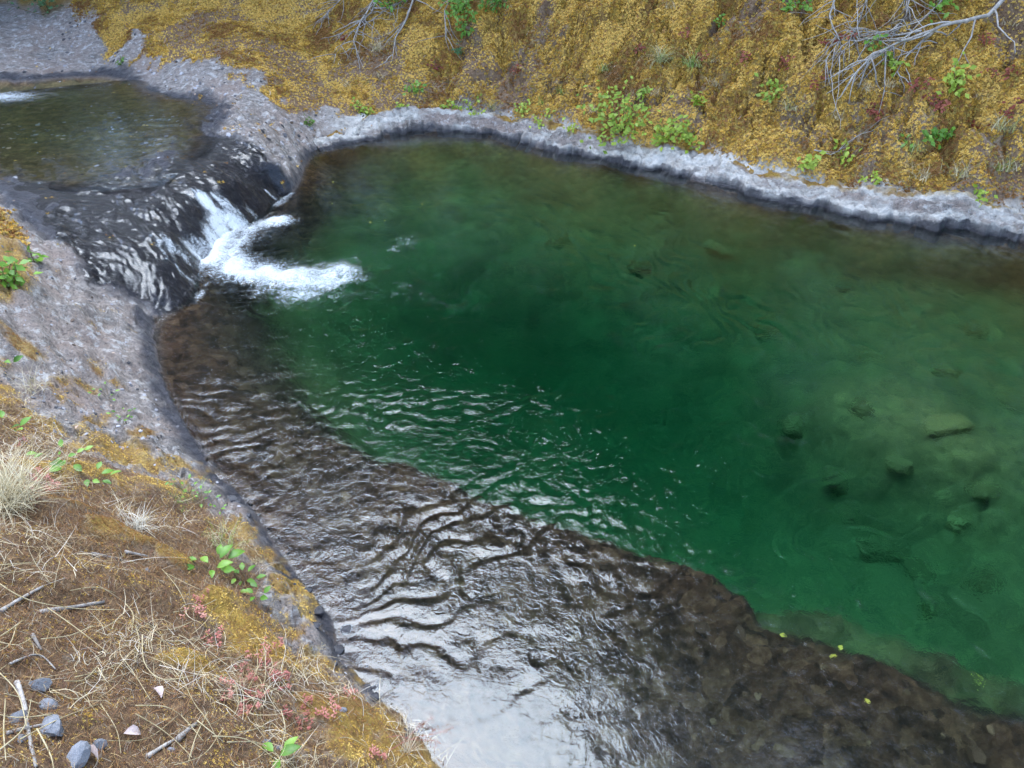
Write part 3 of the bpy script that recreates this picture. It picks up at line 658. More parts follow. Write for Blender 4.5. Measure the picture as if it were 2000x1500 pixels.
def attr_inst_mat(name):
    t = NT(name); c = t.attr('tint', 'INSTANCER').outputs['Color']; b = t.principled(c, .85, None, .15)
    tr = t.n('ShaderNodeBsdfTranslucent'); t.l(c, tr.inputs[0]); m = t.n('ShaderNodeMixShader'); m.inputs[0].default_value = .3
    t.l(b.outputs[0], m.inputs[1]); t.l(tr.outputs[0], m.inputs[2]); t.surf(m.outputs[0]); return t.m
M_MOSS = attr_inst_mat('moss_sprigs')
def normals_of(x, y, e):
    gx = (lookup(ZT, x + e, y) - lookup(ZT, x - e, y)) / (2 * e); gy = (lookup(ZT, x, y + e) - lookup(ZT, x, y - e)) / (2 * e)
    n = np.stack([-gx, -gy, np.ones_like(gx)], -1); return n / np.linalg.norm(n, axis=1)[:, None]
def spin(d, rg):
    t = rg.normal(0, 1, d.shape); x = np.cross(t, d); x /= np.linalg.norm(x, axis=1)[:, None]; y = np.cross(d, x)
    return np.stack([np.arctan2(y[:, 2], d[:, 2]), np.arcsin(np.clip(-x[:, 2], -1, 1)), np.arctan2(x[:, 1], x[:, 0])], -1)
PAL = np.array([(.64, .40, .08), (.78, .54, .15), (.50, .30, .055), (.42, .32, .09), (.30, .15, .05), (.38, .20, .09)])
def moss_scatter(name, n, xr, yr, size, smin, smax, seed, label, blades, mask, rim=False):
    rg = np.random.default_rng(seed)
    x = rg.uniform(*xr, n); y = rg.uniform(*yr, n)
    az = np.abs(np.arctan2(x, y + .9)); ok = (az < R(46)) & (rg.uniform(0, 1, n) < lookup(mask, x, y))
    x, y = x[ok], y[ok]; nv = normals_of(x, y, .05)
    ok = rg.uniform(0, 1, len(x)) < np.clip(.45 / nv[:, 2], 0, 1); x, y, nv = x[ok], y[ok], nv[ok]
    z = lookup(ZT, x, y); ok = (z > .07); x, y, z, nv = x[ok], y[ok], z[ok], nv[ok]
    d = nv + np.array((0, 0, .35)) + rg.normal(0, .25, nv.shape); d /= np.linalg.norm(d, axis=1)[:, None]
    rots = spin(d, rg)
    big = fbm(x * 1.7, y * 1.7, seed + 1, 4); sm = fbm(x * 9, y * 9, seed + 2, 2)
    v = np.clip(.45 + .75 * big + .35 * sm + rg.normal(0, .18, len(x)), 0, .999)
    pick = np.where(v > .62, 1, np.where(v > .38, 0, np.where(v > .22, 2, np.where(v > .10, 3, 4))))
    pick = np.where(rg.uniform(0, 1, len(x)) < .07, 5, pick)
    tint = np.c_[PAL[pick] * rg.uniform(.75, 1.2, (len(x), 1)), np.ones(len(x))]
    scatter(name, np.stack([x, y, z - .004], -1), rots, rg.uniform(smin, smax, len(x)), tint, sprig_mesh(name + '_sprig', blades, size, seed), label, M_MOSS)
farmask = np.clip((m_moss + .25 * m_far) * (GY > 7.2), 0, 1); nearmask = np.clip((m_moss + .12 * m_near) * (GY <= 7.2), 0, 1)
moss_scatter('bank_moss', 1300000, (-9, 13), (7.2, 18.5), .027, .6, 1.5, 11, 'golden moss covering the steep far bank', 6, farmask)
moss_scatter('shore_moss', 520000, (-5, .3), (.8, 7.2), .0085, .6, 1.5, 12, 'golden moss cushions on the near bank edge', 6, nearmask)

# loose flakes on the bare rock
def chip_scatter(name, n, xr, yr, smin, smax, seed, label):
    rg = np.random.default_rng(seed); x = rg.uniform(*xr, n); y = rg.uniform(*yr, n)
    mk = np.clip(rockland * (1 - m_sheet) * (dPool > .06) * (1 - .6 * m_wet) * (.25 + .9 * sstep(-.2, .5, fbm(GX * 2.2, GY * 2.2, 91, 3))), 0, 1)
    ok = rg.uniform(0, 1, n) < lookup(mk, x, y); x, y = x[ok], y[ok]; nv = normals_of(x, y, .05); z = lookup(ZT, x, y)
    d = nv + rg.normal(0, .15, nv.shape); d /= np.linalg.norm(d, axis=1)[:, None]
    rots = spin(d, rg)
    g_ = rg.choice([.08, .15, .24, .34, .48], len(x))[:, None] * np.array((1, .97, 1.02)); g_[rg.uniform(0, 1, len(x)) < .18] *= np.array((1.25, .95, .7))
    V = [(-1, -.5, -.1), (.3, -.9, -.1), (1.1, .1, -.1), (.2, .9, -.1), (-.8, .5, -.1)]; V += [(a * .75, b * .75, .22) for a, b, _ in V]
    me = raw_mesh(name, V, [(5, 6, 7, 8, 9)] + [(i, (i + 1) % 5, (i + 1) % 5 + 5, i + 5) for i in range(5)])
    scatter(name, np.stack([x, y, z], -1), rots, rg.uniform(0, 1, len(x)) ** 2 * (smax - smin) + smin, np.c_[g_, np.ones(len(x))], me, label, M_MOSS)
chip_scatter('rock_flakes', 8000, (-6, -.3), (1.5, 8.6), .004, .022, 31, 'grey flakes and grit lying on the near rock slab')
chip_scatter('far_rock_flakes', 12000, (-9, 0), (8.6, 18), .01, .045, 32, 'grey flakes and grit on the rock around the upper pool')

# ------------------------------------------------------------------ thatch of dead stems on the near bank
def thatch(name, n, xr, yr, seed, label, mask, lmin, lmax, wmin, wmax, pal, lift=.03, flat=.35, K=5):
    rg = np.random.default_rng(seed); x = rg.uniform(*xr, n); y = rg.uniform(*yr, n)
    ok = rg.uniform(0, 1, n) < lookup(mask, x, y) * np.where(lmax > .1, sstep(-.35, .45, fbm(x * 2.4, y * 2.4, seed, 3)) * 1.1, 1); x, y = x[ok], y[ok]; m = len(x)
    L = rg.uniform(lmin, lmax, m) * (.6 + .8 * rg.uniform(0, 1, m) ** 2); W = rg.uniform(wmin, wmax, m)
    a = rg.uniform(0, 2 * np.pi, m); el = rg.normal(flat, .3, m); curl = rg.normal(0, 1.0, m)
    co = []
    nv = normals_of(x, y, .08)
    P = np.stack([x, y, lookup(ZT, x, y) + rg.uniform(0, lift, m)], -1); ang = a.copy(); e = el.copy()
    prev = P
    for k in range(K):
        d = np.stack([np.cos(ang) * np.cos(e), np.sin(ang) * np.cos(e), np.sin(e)], -1)
        d = d - nv * np.minimum((d * nv).sum(1) - .02, 0)[:, None]
        s = np.stack([-np.sin(ang), np.cos(ang), np.zeros(m)], -1) * (W * (1 - .8 * k / (K - 1)))[:, None] * .5
        co += [prev - s, prev + s]; prev = prev + d * (L / (K - 1))[:, None]
        zz = lookup(ZT, prev[:, 0], prev[:, 1]) + .006; prev[:, 2] = np.maximum(prev[:, 2], zz)
        ang = ang + curl * .35; e = e - .22
    co = np.stack(co, 1); V = co.reshape(-1, 3); base = np.arange(m)[:, None] * (2 * K)
    q = np.concatenate([base + np.array([2 * k, 2 * k + 1, 2 * k + 3, 2 * k + 2]) for k in range(K - 1)], 1).reshape(-1, 4)
    me = bpy.data.meshes.new(name); me.vertices.add(len(V)); me.vertices.foreach_set('co', V.astype(np.float32).ravel())
    me.loops.add(q.size); me.loops.foreach_set('vertex_index', q.astype(np.int32).ravel())
    me.polygons.add(len(q)); me.polygons.foreach_set('loop_start', np.arange(0, q.size, 4, dtype=np.int32)); me.update(calc_edges=True)
    pal = np.array(pal); t = pal[rg.integers(0, len(pal), m)] * rg.uniform(.6, 1.25, (m, 1)); t = np.repeat(np.c_[t, np.ones(m)], 2 * K, 0)
    at = me.attributes.new('tint', 'FLOAT_COLOR', 'POINT'); at.data.foreach_set('color', t.astype(np.float32).ravel())
    new_obj(name, me, M_BLADE, kind='stuff', label=label)
dmask = np.clip(m_near * (1 - .75 * m_nmoss), 0, 1)
STRAWPAL = [(.50, .41, .25), (.62, .53, .36), (.40, .31, .18), (.26, .17, .10), (.56, .50, .42)]
BROWNPAL = [(.40, .27, .12), (.36, .30, .22), (.13, .065, .03), (.20, .10, .04), (.27, .14, .05), (.10, .05, .028), (.30, .17, .07), (.18, .09, .06)]
thatch('dead_moss', 120000, (-3.6, .3), (.7, 4.8), 21, 'brown dead moss and needles matted over the near bank', dmask, .02, .06, .0016, .0034, BROWNPAL, .025, .6, 3)
thatch('dry_thatch', 24000, (-3.6, .3), (.7, 4.8), 22, 'dry straw lying over the near bank', dmask, .08, .24, .0018, .0034, STRAWPAL, .05, .25)
thatch('far_litter', 5000, (-6, 13), (10.5, 17), 23, 'dead grass strands on the far bank', np.clip(m_far * .8, 0, 1), .08, .25, .006, .011, STRAWPAL + [(.2, .1, .05)], .05, .2)

# ------------------------------------------------------------------ trees beyond the bank (they darken the pool by reflection)
def conifer(seed, H):
    r = random.Random(seed); V, Fc = [], []
    tv, tf = tube([(0, 0, -.5), (0, 0, H * .5), (0, 0, H * .98)], [H * .018, H * .011, .02], 9)
    z = H * .14; k = 0
    while z < H * .98:
        rad = (1 - z / H) ** .8 * H * .20 + .25
        for b in range(8):
            a = k * 2.4 + b * 2 * math.pi / 8 + r.uniform(-.3, .3); L = rad * r.uniform(.75, 1.15)
            d = Vector((math.cos(a), math.sin(a), 0)); s = Vector((-d.y, d.x, 0))
            for j in range(9):
                t = (j + 1) / 9; c = d * L * t + Vector((0, 0, z - .35 * L * t * t + r.uniform(-.12, .12)))
                for sg in (-1, 1):
                    w = (1 - t * .65) * L * .34; tip = c + s * sg * w + d * w * .6 + Vector((0, 0, -w * r.uniform(.2, .6)))
                    g = d * .16 * L * .6; bi = len(V); V += [c - g * .5, c + g * .5, tip + g * .4, tip - g * .25]; Fc.append((bi, bi + 1, bi + 2, bi + 3))
        z += max(.28, rad * .2); k += 1
    return raw_mesh('trunk', tv, tf, M_BARK, True), raw_mesh('crown', V, Fc, M_NEEDLE)
def broadleaf(seed, H):
    r = random.Random(seed); tv, tf = tube([(0, 0, -.5), (.1, .1, H * .3), (-.1, .2, H * .62), (.1, 0, H * .85)], [H * .02, H * .015, H * .009, .03], 9)
    V, Fc = [], []
    for i in range(11):
        a = r.uniform(0, 6.28); el = r.uniform(.1, .9); L = H * r.uniform(.18, .32); b = Vector((0, .1, H * r.uniform(.35, .8)))
        e = b + Vector((math.cos(a) * math.cos(el), math.sin(a) * math.cos(el), math.sin(el))) * L
        tube(wander(b, e, 5, .06, r), [.08, .07, .05, .035, .02], 5, tv, tf)
        for c in range(7):
            cc = b.lerp(e, r.uniform(.35, 1.1)) + Vector((r.gauss(0, .5), r.gauss(0, .5), r.gauss(0, .4)))
            for q in range(60):
                p = cc + Vector((r.gauss(0, .45), r.gauss(0, .45), r.gauss(0, .35))); s = r.uniform(.09, .17)
                m = Euler((r.uniform(-.9, .9), r.uniform(-.9, .9), r.uniform(0, 6.28))).to_matrix(); bi = len(V)
                V += [p + m @ Vector(w) * s for w in ((-.5, 0, 0), (0, -.8, .1), (.5, 0, 0), (0, .9, .1))]; Fc.append((bi, bi + 1, bi + 2, bi + 3))
    return raw_mesh('trunk', tv, tf, M_BARK, True), raw_mesh('crown', V, Fc, M_CROWN)
con = [conifer(1, 19), conifer(2, 16)]; brd = [broadleaf(3, 14), broadleaf(4, 11)]
TREES = [(-9.5, 24, 0, 1.0), (-6, 21.5, 1, 1.0), (-2.8, 22.5, 0, 1.05), (.3, 20, 1, 1.15), (3.2, 20.5, 0, 1.1), (6, 18.6, 1, 1.2), (9.2, 18, 0, 1.15), (12.5, 16, 1, 1.2), (15.5, 13, 0, 1.2), (-12.5, 19, 1, 1.0),
         (8.2, 14.6, 2, 1.3), (11.8, 11.6, 3, 1.5), (4.9, 16.6, 3, 1.3), (2.0, 18.3, 2, 1.0), (-4.5, 19.4, 3, 1.0), (17, 8, 2, 1.3), (-11, 28, 1, 1.2), (-7.5, 27, 0, 1.0), (-4, 27, 1, 1.2), (-1, 26, 0, 1.0), (2, 25, 1, 1.3), (5, 24, 0, 1.0), (8, 22.5, 1, 1.3), (11, 21, 0, 1.0), (14, 18.5, 1, 1.3), (-15, 24, 0, 1.0), (-1.2, 18.8, 3, 1.0), (-8.2, 20.5, 2, .8), (7.0, 17, 3, 1.2), (10.5, 14.8, 2, 1.0), (-10.5, 21.5, 3, .9)]
TREES += [(2 + 19.5 * math.sin(R(a)), 2 + 19.5 * math.cos(R(a)), 2 + j % 2, (.82, 1.05)[j % 2]) for j, a in enumerate(range(-30, 62, 8))]
for i, (x, y, k, sc) in enumerate(TREES):
    kind = 'conifer_tree' if k < 2 else 'broadleaf_tree'
    lab = 'tall dark conifer standing on the slope above the far bank' if k < 2 else 'leafy green tree leaning over the top of the far bank'
    e = empty(kind, (x, y, ground(x, y)), label=lab, cat='tree', group='conifers above the far bank' if k < 2 else 'leafy trees above the far bank')
    e.rotation_euler = (0, 0, i * 1.7); e.scale = (sc,) * 3
    tr, cr_ = con[k] if k < 2 else brd[k - 2]
    new_obj('trunk', tr, None, parent=e); new_obj('crown', cr_, None, parent=e)

# ------------------------------------------------------------------ leafy plants on the far bank
def foliage(seed, n, w, h, leaf, mat):
    r = random.Random(seed); V, Fc = [], []; sv, sf = [], []
    for s in range(max(3, n // 14)):
        a = r.uniform(0, 6.28); rr = r.uniform(.1, .5) * w; tip = Vector((math.cos(a) * rr, math.sin(a) * rr, h * r.uniform(.4, 1)))
        pts = wander((0, 0, -.05), tip, 4, .06, r); tube(pts, [.007, .006, .005, .003], 4, sv, sf)
        for k in range(n // max(3, n // 14)):
            p = pts[0].lerp(tip, r.uniform(.35, 1.0)) + Vector((r.gauss(0, .12 * w), r.gauss(0, .12 * w), r.gauss(0, .12 * h)))
            p.z = max(p.z, .01)
            d = Vector((r.gauss(0, 1), r.gauss(0, 1) - .5, r.uniform(-.4, .5))); m = frame(d, Vector((r.gauss(0, .4), r.gauss(0, .4) - .5, 1)))
            L = leaf * r.uniform(.7, 1.3); W = L * .62; b = len(V)
            V += [p + m @ Vector(q) for q in ((0, 0, 0), (-W * .5, L * .45, .06 * L), (0, L * .5, 0), (W * .5, L * .45, .06 * L), (0, L, -.08 * L))]
            Fc += [(b, b + 2, b + 1), (b, b + 3, b + 2), (b + 1, b + 2, b + 4), (b + 2, b + 3, b + 4)]
    return raw_mesh('foliage', V, Fc, mat, True), raw_mesh('stem', sv, sf, M_STEM, True)
def bank_plant(i, u, v, w, n, mat, label, leaf=.075, hh=.55, name='leafy_plant', group=None, cat='plant'):
    p = hit(u, v); e = empty(name, p, label=label, cat=cat, group=group)
    nrm = gnormal(p.x, p.y); e.rotation_euler = Vector((0, 0, 1)).lerp(nrm, .55).to_track_quat('Z', 'Y').to_euler()
    f, s = foliage(500 + i, n, w, w * hh, leaf, mat)
    new_obj('foliage', f, None, parent=e); new_obj('stem', s, None, parent=e)
SMALL = 'small lime-green seedling rooted in the moss just above the pale rock rim'
FARP = [(700, 216, .30, 30, 0, SMALL), (716, 224, .32, 34, 0, SMALL), (783, 213, .34, 34, 0, SMALL), (870, 218, .36, 40, 0, SMALL), (897, 217, .3, 30, 0, SMALL), (931, 232, .34, 36, 0, SMALL), (920, 208, .3, 26, 0, SMALL),
        (1022, 222, .36, 30, 0, SMALL), (1062, 238, .4, 40, 0, SMALL), (1122, 246, .3, 26, 0, SMALL), (1582, 324, .42, 40, 0, SMALL), (1652, 318, .5, 44, 0, SMALL), (1705, 355, .32, 26, 0, SMALL), (1915, 384, .34, 26, 0, SMALL),
        (812, 178, .42, 44, 1, 'bright green leafy plant on bare rock halfway up the bank'), (1190, 190, .26, 22, 0, 'sparse lime seedling beside the drooping green grass tuft'), (1252, 182, .34, 30, 0, 'lime seedling under the large pale grass tuft'),
        (1212, 256, 1.25, 250, 0, 'broad lime-green leafy shrub spreading down to the pale rock rim'), (1305, 266, .8, 110, 0, 'medium lime-green shrub beside the broad one above the rim'), (1350, 272, .6, 60, 0, 'thin yellow-green shrub at the end of the row above the rim'),
        (1355, 208, .42, 44, 0, 'upright lime plant in the middle of the mossy bank'), (1500, 190, .42, 40, 0, 'wispy lime plant among brown moss below the red herbs'), (1862, 172, .6, 60, 0, 'fern-like yellow-green plant on a moss cushion beside red herbs'), (1772, 282, .3, 26, 1, 'little green plant in golden moss low on the bank'),
        (1826, 270, .46, 50, 1, 'green leafy plant among thin grass low on the bank'), (1738, 126, .42, 40, 0, 'lime plant under the tips of the dead branch'), (1694, 92, .45, 26, 1, 'broad-leaved green sprig in the fork of the dead branch'),
        (1552, 22, .42, 44, 1, 'compact green plant on moss left of the twig tangle'), (1395, 42, .24, 16, 1, 'single small green sprig in open golden moss'), (1830, 18, .8, 90, 1, 'green shrub behind the thick end of the dead branch'),
        (765, 14, .9, 120, 1, 'green shrub behind the bleached twig tangle at the bank top'), (900, 22, .9, 150, 1, 'wide bright green creeper hanging over the bank top'), (985, 8, .9, 130, 1, 'bright green creeper beside the wide one on the bank top'), (915, 62, .45, 50, 1, 'trailing green sprig below the bank-top creeper'),
        (896, 105, .3, 24, 2, 'small blue-green plant in the moss under the creeper'), (602, 246, .26, 22, 1, 'small green plant in the grey rock beside the cascade'), (236, 124, .24, 18, 1, 'tiny green plant at the rock edge of the upper pool'), (95, 26, 1.3, 170, 2, 'dark green leafy shrub on the grey rock above the upper pool'),
        (15, 558, .42, 60, 1, 'green plant on the mossy hump beside the running water'), (70, 508, .2, 16, 1, 'tiny green tuft at the edge of the mossy hump')]
for i, (u, v, w, n, k, lab) in enumerate(FARP):
    bank_plant(i, u, v, w, n, (M_LIME, M_LEAF, M_DARKLEAF)[k], lab, .085 if w > .4 else .07, group='seedlings above the pale rim' if lab is SMALL else None)
REDS = [(1372, 112), (1452, 118), (1535, 128), (1596, 160), (1622, 90), (1800, 172), (1845, 205), (1832, 195), (1955, 150), (1700, 210), (1930, 85), (1345, 70), (1010, 135), (850, 135), (1715, 230), (1980, 215), (1240, 100), (1650, 70), (1905, 250), (670, 78)]
for i, (u, v) in enumerate(REDS):
    bank_plant(100 + i, u, v, .32, 34, M_RED, 'low dark red herb growing in the golden moss', .05, .4, 'red_herb', 'red herbs in the far moss')

# ------------------------------------------------------------------ grass tufts
def tuft_mesh(seed, n, L, spread, w, pal, droop=1.0, lean=(0, 0)):
    r = random.Random(seed); V, Fc, T = [], [], []
    for i in range(n):
        a = r.uniform(0, 6.28); el = r.uniform(.5, 1.45); ln = L * r.uniform(.55, 1.1); c = r.choice(pal); k = r.uniform(.7, 1.2)
        p = Vector((r.gauss(0, spread), r.gauss(0, spread), -.01)); s = Vector((-math.sin(a), math.cos(a), 0)); ww = w * r.uniform(.6, 1.3)
        b = len(V); K = 6
        for j in range(K):
            t = j / (K - 1); V += [p - s * ww * (1 - t * .9) / 2, p + s * ww * (1 - t * .9) / 2]; T += [(c[0] * k, c[1] * k, c[2] * k, 1)] * 2
            p = p + (Vector((math.cos(a) * math.cos(el) + lean[0], math.sin(a) * math.cos(el) + lean[1], math.sin(el)))).normalized() * ln / K; el -= .30 * droop * r.uniform(.5, 1.3)
        Fc += [(b + 2 * j, b + 2 * j + 1, b + 2 * j + 3, b + 2 * j + 2) for j in range(K - 1)]
    return raw_mesh('grass_tuft', V, Fc, M_BLADE, True, T)
PALE = [(.50, .46, .26), (.42, .42, .2), (.58, .52, .34), (.3, .36, .12)]; GREEN = [(.16, .28, .05), (.24, .36, .08), (.34, .4, .12)]; STR = [(.56, .48, .3), (.66, .58, .4), (.46, .38, .22)]
TUFTS = [(1290, 118, 160, .55, .05, .008, PALE, 1.3, (0, -.35), 'large pale drooping grass tuft hanging on the far bank'), (1352, 128, 120, .5, .05, .008, GREEN + PALE[:1], 1.3, (-.2, -.3), 'green drooping grass tuft beside the large pale one'),
         (1180, 137, 60, .32, .04, .007, GREEN + PALE, 1.2, (0, -.3), 'small green grass tuft left of the large pale one'), (1545, 212, 60, .36, .05, .008, PALE, 1.0, (0, -.2), 'pale grey-green grass tuft in brown moss'),
         (1958, 252, 70, .40, .05, .008, PALE, 1.0, (0, -.2), 'pale grass tuft beneath red herbs on mossy slope'), (735, 98, 80, .42, .05, .008, STR, 1.0, (.2, -.2), 'straw tuft under the bleached twig tangle'), (962, 210, 60, .34, .04, .007, PALE, 1.0, (0, -.2), 'pale grass tuft just above the pale rim'),
         (1060, 203, 50, .30, .04, .007, GREEN, 1.0, (0, -.2), 'fresh green grass tuft above the rim'), (1098, 185, 50, .30, .04, .007, GREEN, 1.0, (0, -.2), 'green grass tuft on the lower mossy face'), (1780, 292, 60, .32, .05, .007, GREEN + PALE, .9, (0, -.2), 'mixed grass tuft near the little green plant'),
         (1880, 340, 110, .36, .09, .007, STR + PALE, .8, (0, -.1), 'spread of straw grass low on the slope above the rim'), (1800, 345, 90, .3, .08, .007, STR, .8, (0, -.1), 'dry grass patch on golden moss above the rim'), (1960, 330, 90, .36, .07, .007, STR + GREEN, .8, (0, -.1), 'straw and green grass beside the slope of golden moss'),
         (12, 985, 420, .46, .055, .0042, STR, .75, (.15, -.05), 'big straw-coloured grass tuft on the near bank'), (262, 1030, 150, .22, .03, .0028, [(.62, .57, .46), (.5, .44, .34), (.7, .66, .56)], 1.0, (.25, .1), 'fine bleached grass tuft lying over the near bank edge'),
         (430, 1075, 110, .24, .06, .003, PALE + GREEN, .7, (.1, .1), 'pale green grass tuft leaning over the near water'), (795, 1472, 36, .26, .012, .0034, [(.58, .46, .3), (.66, .56, .4)], .35, (.35, .25), 'straight straw bunch jutting over the water edge'),
         (345, 975, 80, .13, .07, .003, GREEN, .8, (.1, 0), 'short green grass on the rock slab above the water'), (60, 760, 50, .3, .03, .0032, STR, .7, (.1, 0), 'thin straw grass standing on the mossy slab')]
for i, (u, v, n, L, sp, w, pal, dr, ln, lab) in enumerate(TUFTS):
    o = new_obj('grass_tuft', tuft_mesh(700 + i, n, L, sp, w, pal, dr, ln), None, label=lab, cat='grass tuft'); o.location = hit(u, v)

fr = random.Random(77); FT = [tuft_mesh(760 + i, 46, .26, .045, .007, STR + [(.3, .2, .1)], 1.1, (0, -.25)) for i in range(3)]
for i in range(22):
    u = fr.uniform(640, 1990); v = fr.uniform(5, np.interp(u, [640, 1000, 2000], [170, 200, 370])); o = new_obj('grass_tuft', FT[i % 3], None, label='short dry grass tuft scattered in the golden moss of the far bank', cat='grass tuft', group='dry tufts on the far bank'); o.location = hit(u, v); o.rotation_euler = (0, 0, fr.uniform(-.8, .8))
# ------------------------------------------------------------------ dead branches on the far bank
def above(u, v, lift):
    p = hit(u, v); d = (Vector(CAM) - p).normalized(); return p + d * lift
def branch(label, pts, r0, twigs, seed, lift=.12):
    r = random.Random(seed); P = [above(u, v, lift) for u, v in pts]; base = P[0]
    e = empty('dead_branch', base, label=label, cat='branch')
    fine = []
    for i in range(len(P) - 1): fine += wander(P[i], P[i + 1], 5, .02, r)[:-1]
    fine.append(P[-1]); n = len(fine)
    V, Fc = tube([p - base for p in fine], [r0 * (1 - .8 * i / (n - 1)) for i in range(n)], 7); new_obj('limb', raw_mesh('limb', V, Fc, M_TWIG, True), None, parent=e)
    for k in range(twigs):
        t = r.uniform(.1, .98); i = min(int(t * (n - 1)), n - 2); a = fine[i]; d = (fine[i + 1] - fine[i]).normalized()
        L = r.uniform(.25, .9); q = d * r.uniform(.3, 1.0) + Vector((r.gauss(0, .6), r.gauss(0, .25) - .1, r.gauss(-.35, .5)))
        b = a + q.normalized() * L; b.z = max(b.z, ground(b.x, b.y) + .03)
        w = wander(a, b, 6, .05, r); V, Fc = tube([p - base for p in w], [r0 * .42 * (1 - .8 * j / 5) + .0015 for j in range(6)], 5)
        if r.random() < .7:
            c = w[3] + (b - a).length * .5 * Vector((r.gauss(.2, .5), r.gauss(0, .3), r.gauss(-.3, .4))); tube([p - base for p in wander(w[3], c, 4, .05, r)], [r0 * .2, r0 * .16, r0 * .12, .0015], 4, V, Fc)
        new_obj('twig', raw_mesh('twig', V, Fc, M_TWIG, True), None, parent=e)
branch('long bleached dead branch with forked tips lying down the mossy bank', [(1985, -25), (1930, 30), (1840, 50), (1760, 80), (1700, 110), (1655, 165)], .032, 22, 1, .22)
branch('slender dead branch forking beside the long bleached one', [(1830, 55), (1770, 110), (1745, 150)], .02, 8, 2, .16)
branch('thin dead branch running left from the long bleached one', [(1800, 60), (1740, 70), (1680, 80), (1610, 78)], .016, 12, 3, .14)
branch('bushy tangle of grey twigs dropping from the bank top', [(1640, -30), (1620, 30), (1640, 80), (1600, 130)], .016, 20, 4, .16)
branch('tangle of grey twigs over dark hollow by green shrub', [(1780, -30), (1770, 30), (1745, 60)], .016, 18, 5, .14)
branch('bleached root-like branch hanging with a kinked end', [(815, -25), (805, 5), (790, 45), (772, 75), (766, 118)], .024, 9, 6, .14)
branch('pale dead branch sweeping left across the mossy slope', [(750, -20), (725, 25), (690, 50), (650, 78)], .022, 14, 7, .14)
branch('pale dead branch with hanging curled twig tips', [(735, -10), (705, 40), (690, 80), (712, 135)], .018, 12, 8, .13)
branch('short grey branch by the bank-top creeper', [(885, -20), (868, 20), (872, 85)], .014, 7, 9, .12)
branch('fine brush of twigs at the left end of the tangle', [(690, -25), (650, 15), (620, 45)], .014, 14, 10, .12)
branch('wispy grey twig fan over the red herbs', [(1700, -25), (1680, 40), (1650, 95), (1615, 150)], .012, 22, 12, .14)
branch('wispy grey twigs crossing under the long bleached branch', [(1860, -20), (1800, 40), (1720, 65), (1650, 60)], .012, 22, 13, .12)
branch('pale twig fan behind the kinked hanging branch', [(830, -30), (790, 0), (740, 30), (690, 60), (640, 120)], .014, 22, 14, .12)
branch('thin pale twig lying in seedlings near the rim', [(1590, 293), (1622, 302), (1652, 288)], .010, 3, 11, .06)

# ------------------------------------------------------------------ near bank: plants with single leaves
LEAFM = [leaf_mesh('leaf', .075, .042, M_LEAF), leaf_mesh('leaf', .055, .032, M_LEAF), leaf_mesh('leaf', .09, .05, M_LEAF, .25, .18), leaf_mesh('leaf', .035, .018, M_LEAF)]
def near_plant(u, v, n, kind, spread, height, label, seed):
    r = random.Random(seed); p = hit(u, v); e = empty('leafy_plant', p, label=label, cat='plant'); V, Fc = [], []
    for i in range(n):
        a = i * 2.4 + r.uniform(-.4, .4); rr = spread * math.sqrt((i + .5) / n); tip = Vector((math.cos(a) * rr, math.sin(a) * rr, 0))
        tip.z = max(ground(p.x + tip.x, p.y + tip.y) - p.z + .015, 0) + height * r.uniform(.3, 1)
        tube(wander((0, 0, -.02), tip, 4, .05, r), [.0022, .002, .0016, .0012], 4, V, Fc)
        o = new_obj('leaf', LEAFM[kind], None, parent=e); o.location = tip
        o.rotation_euler = frame(Vector((math.cos(a), math.sin(a), r.uniform(-.2, .5))), Vector((r.gauss(0, .25), r.gauss(-.3, .25), 1))).to_euler(); s = r.uniform(.7, 1.2); o.scale = (s, s, s)
    new_obj('stem', raw_mesh('stem', V, Fc, M_STEM, True), None, parent=e)
NEARP = [(418, 1118, 9, 2, .10, .07, 'leafy green plant with large pointed leaves below the pale grass'), (478, 1140, 10, 1, .08, .06, 'green trailing plant with small rounded leaves at the water edge'), (545, 1488, 4, 2, .035, .06, 'young plant with four upright green leaves in the thatch'),
         (178, 945, 9, 0, .12, .05, 'bright green low plant on red stonecrop beside the straw tuft'), (128, 905, 9, 1, .13, .06, 'green bramble sprig behind the big straw tuft'), (15, 850, 7, 0, .12, .08, 'green leaves poking above the big straw tuft'), (10, 718, 4, 2, .07, .06, 'single large green leaf cluster on the mossy slab'),
         (368, 965, 10, 3, .12, .05, 'small-leaved green plant in the crack of the slab'), (395, 985, 9, 3, .1, .04, 'small-leaved green plant at the slab edge over water'), (430, 1000, 4, 3, .04, .05, 'lone green sprig at the wet rock edge'), (210, 775, 8, 3, .10, .03, 'tiny creeping green plant on bare slab'),
         (245, 808, 6, 3, .08, .03, 'tiny green sprig on bare slab beside orange moss'), (240, 830, 5, 3, .06, .03, 'sparse green sprig below the orange moss on the slab'), (505, 1172, 5, 1, .05, .04, 'small green plant on the slope above dark wet rock')]
for i, (u, v, n, k, sp, h, lab) in enumerate(NEARP): near_plant(u, v, n, k, sp, h, lab, 900 + i)
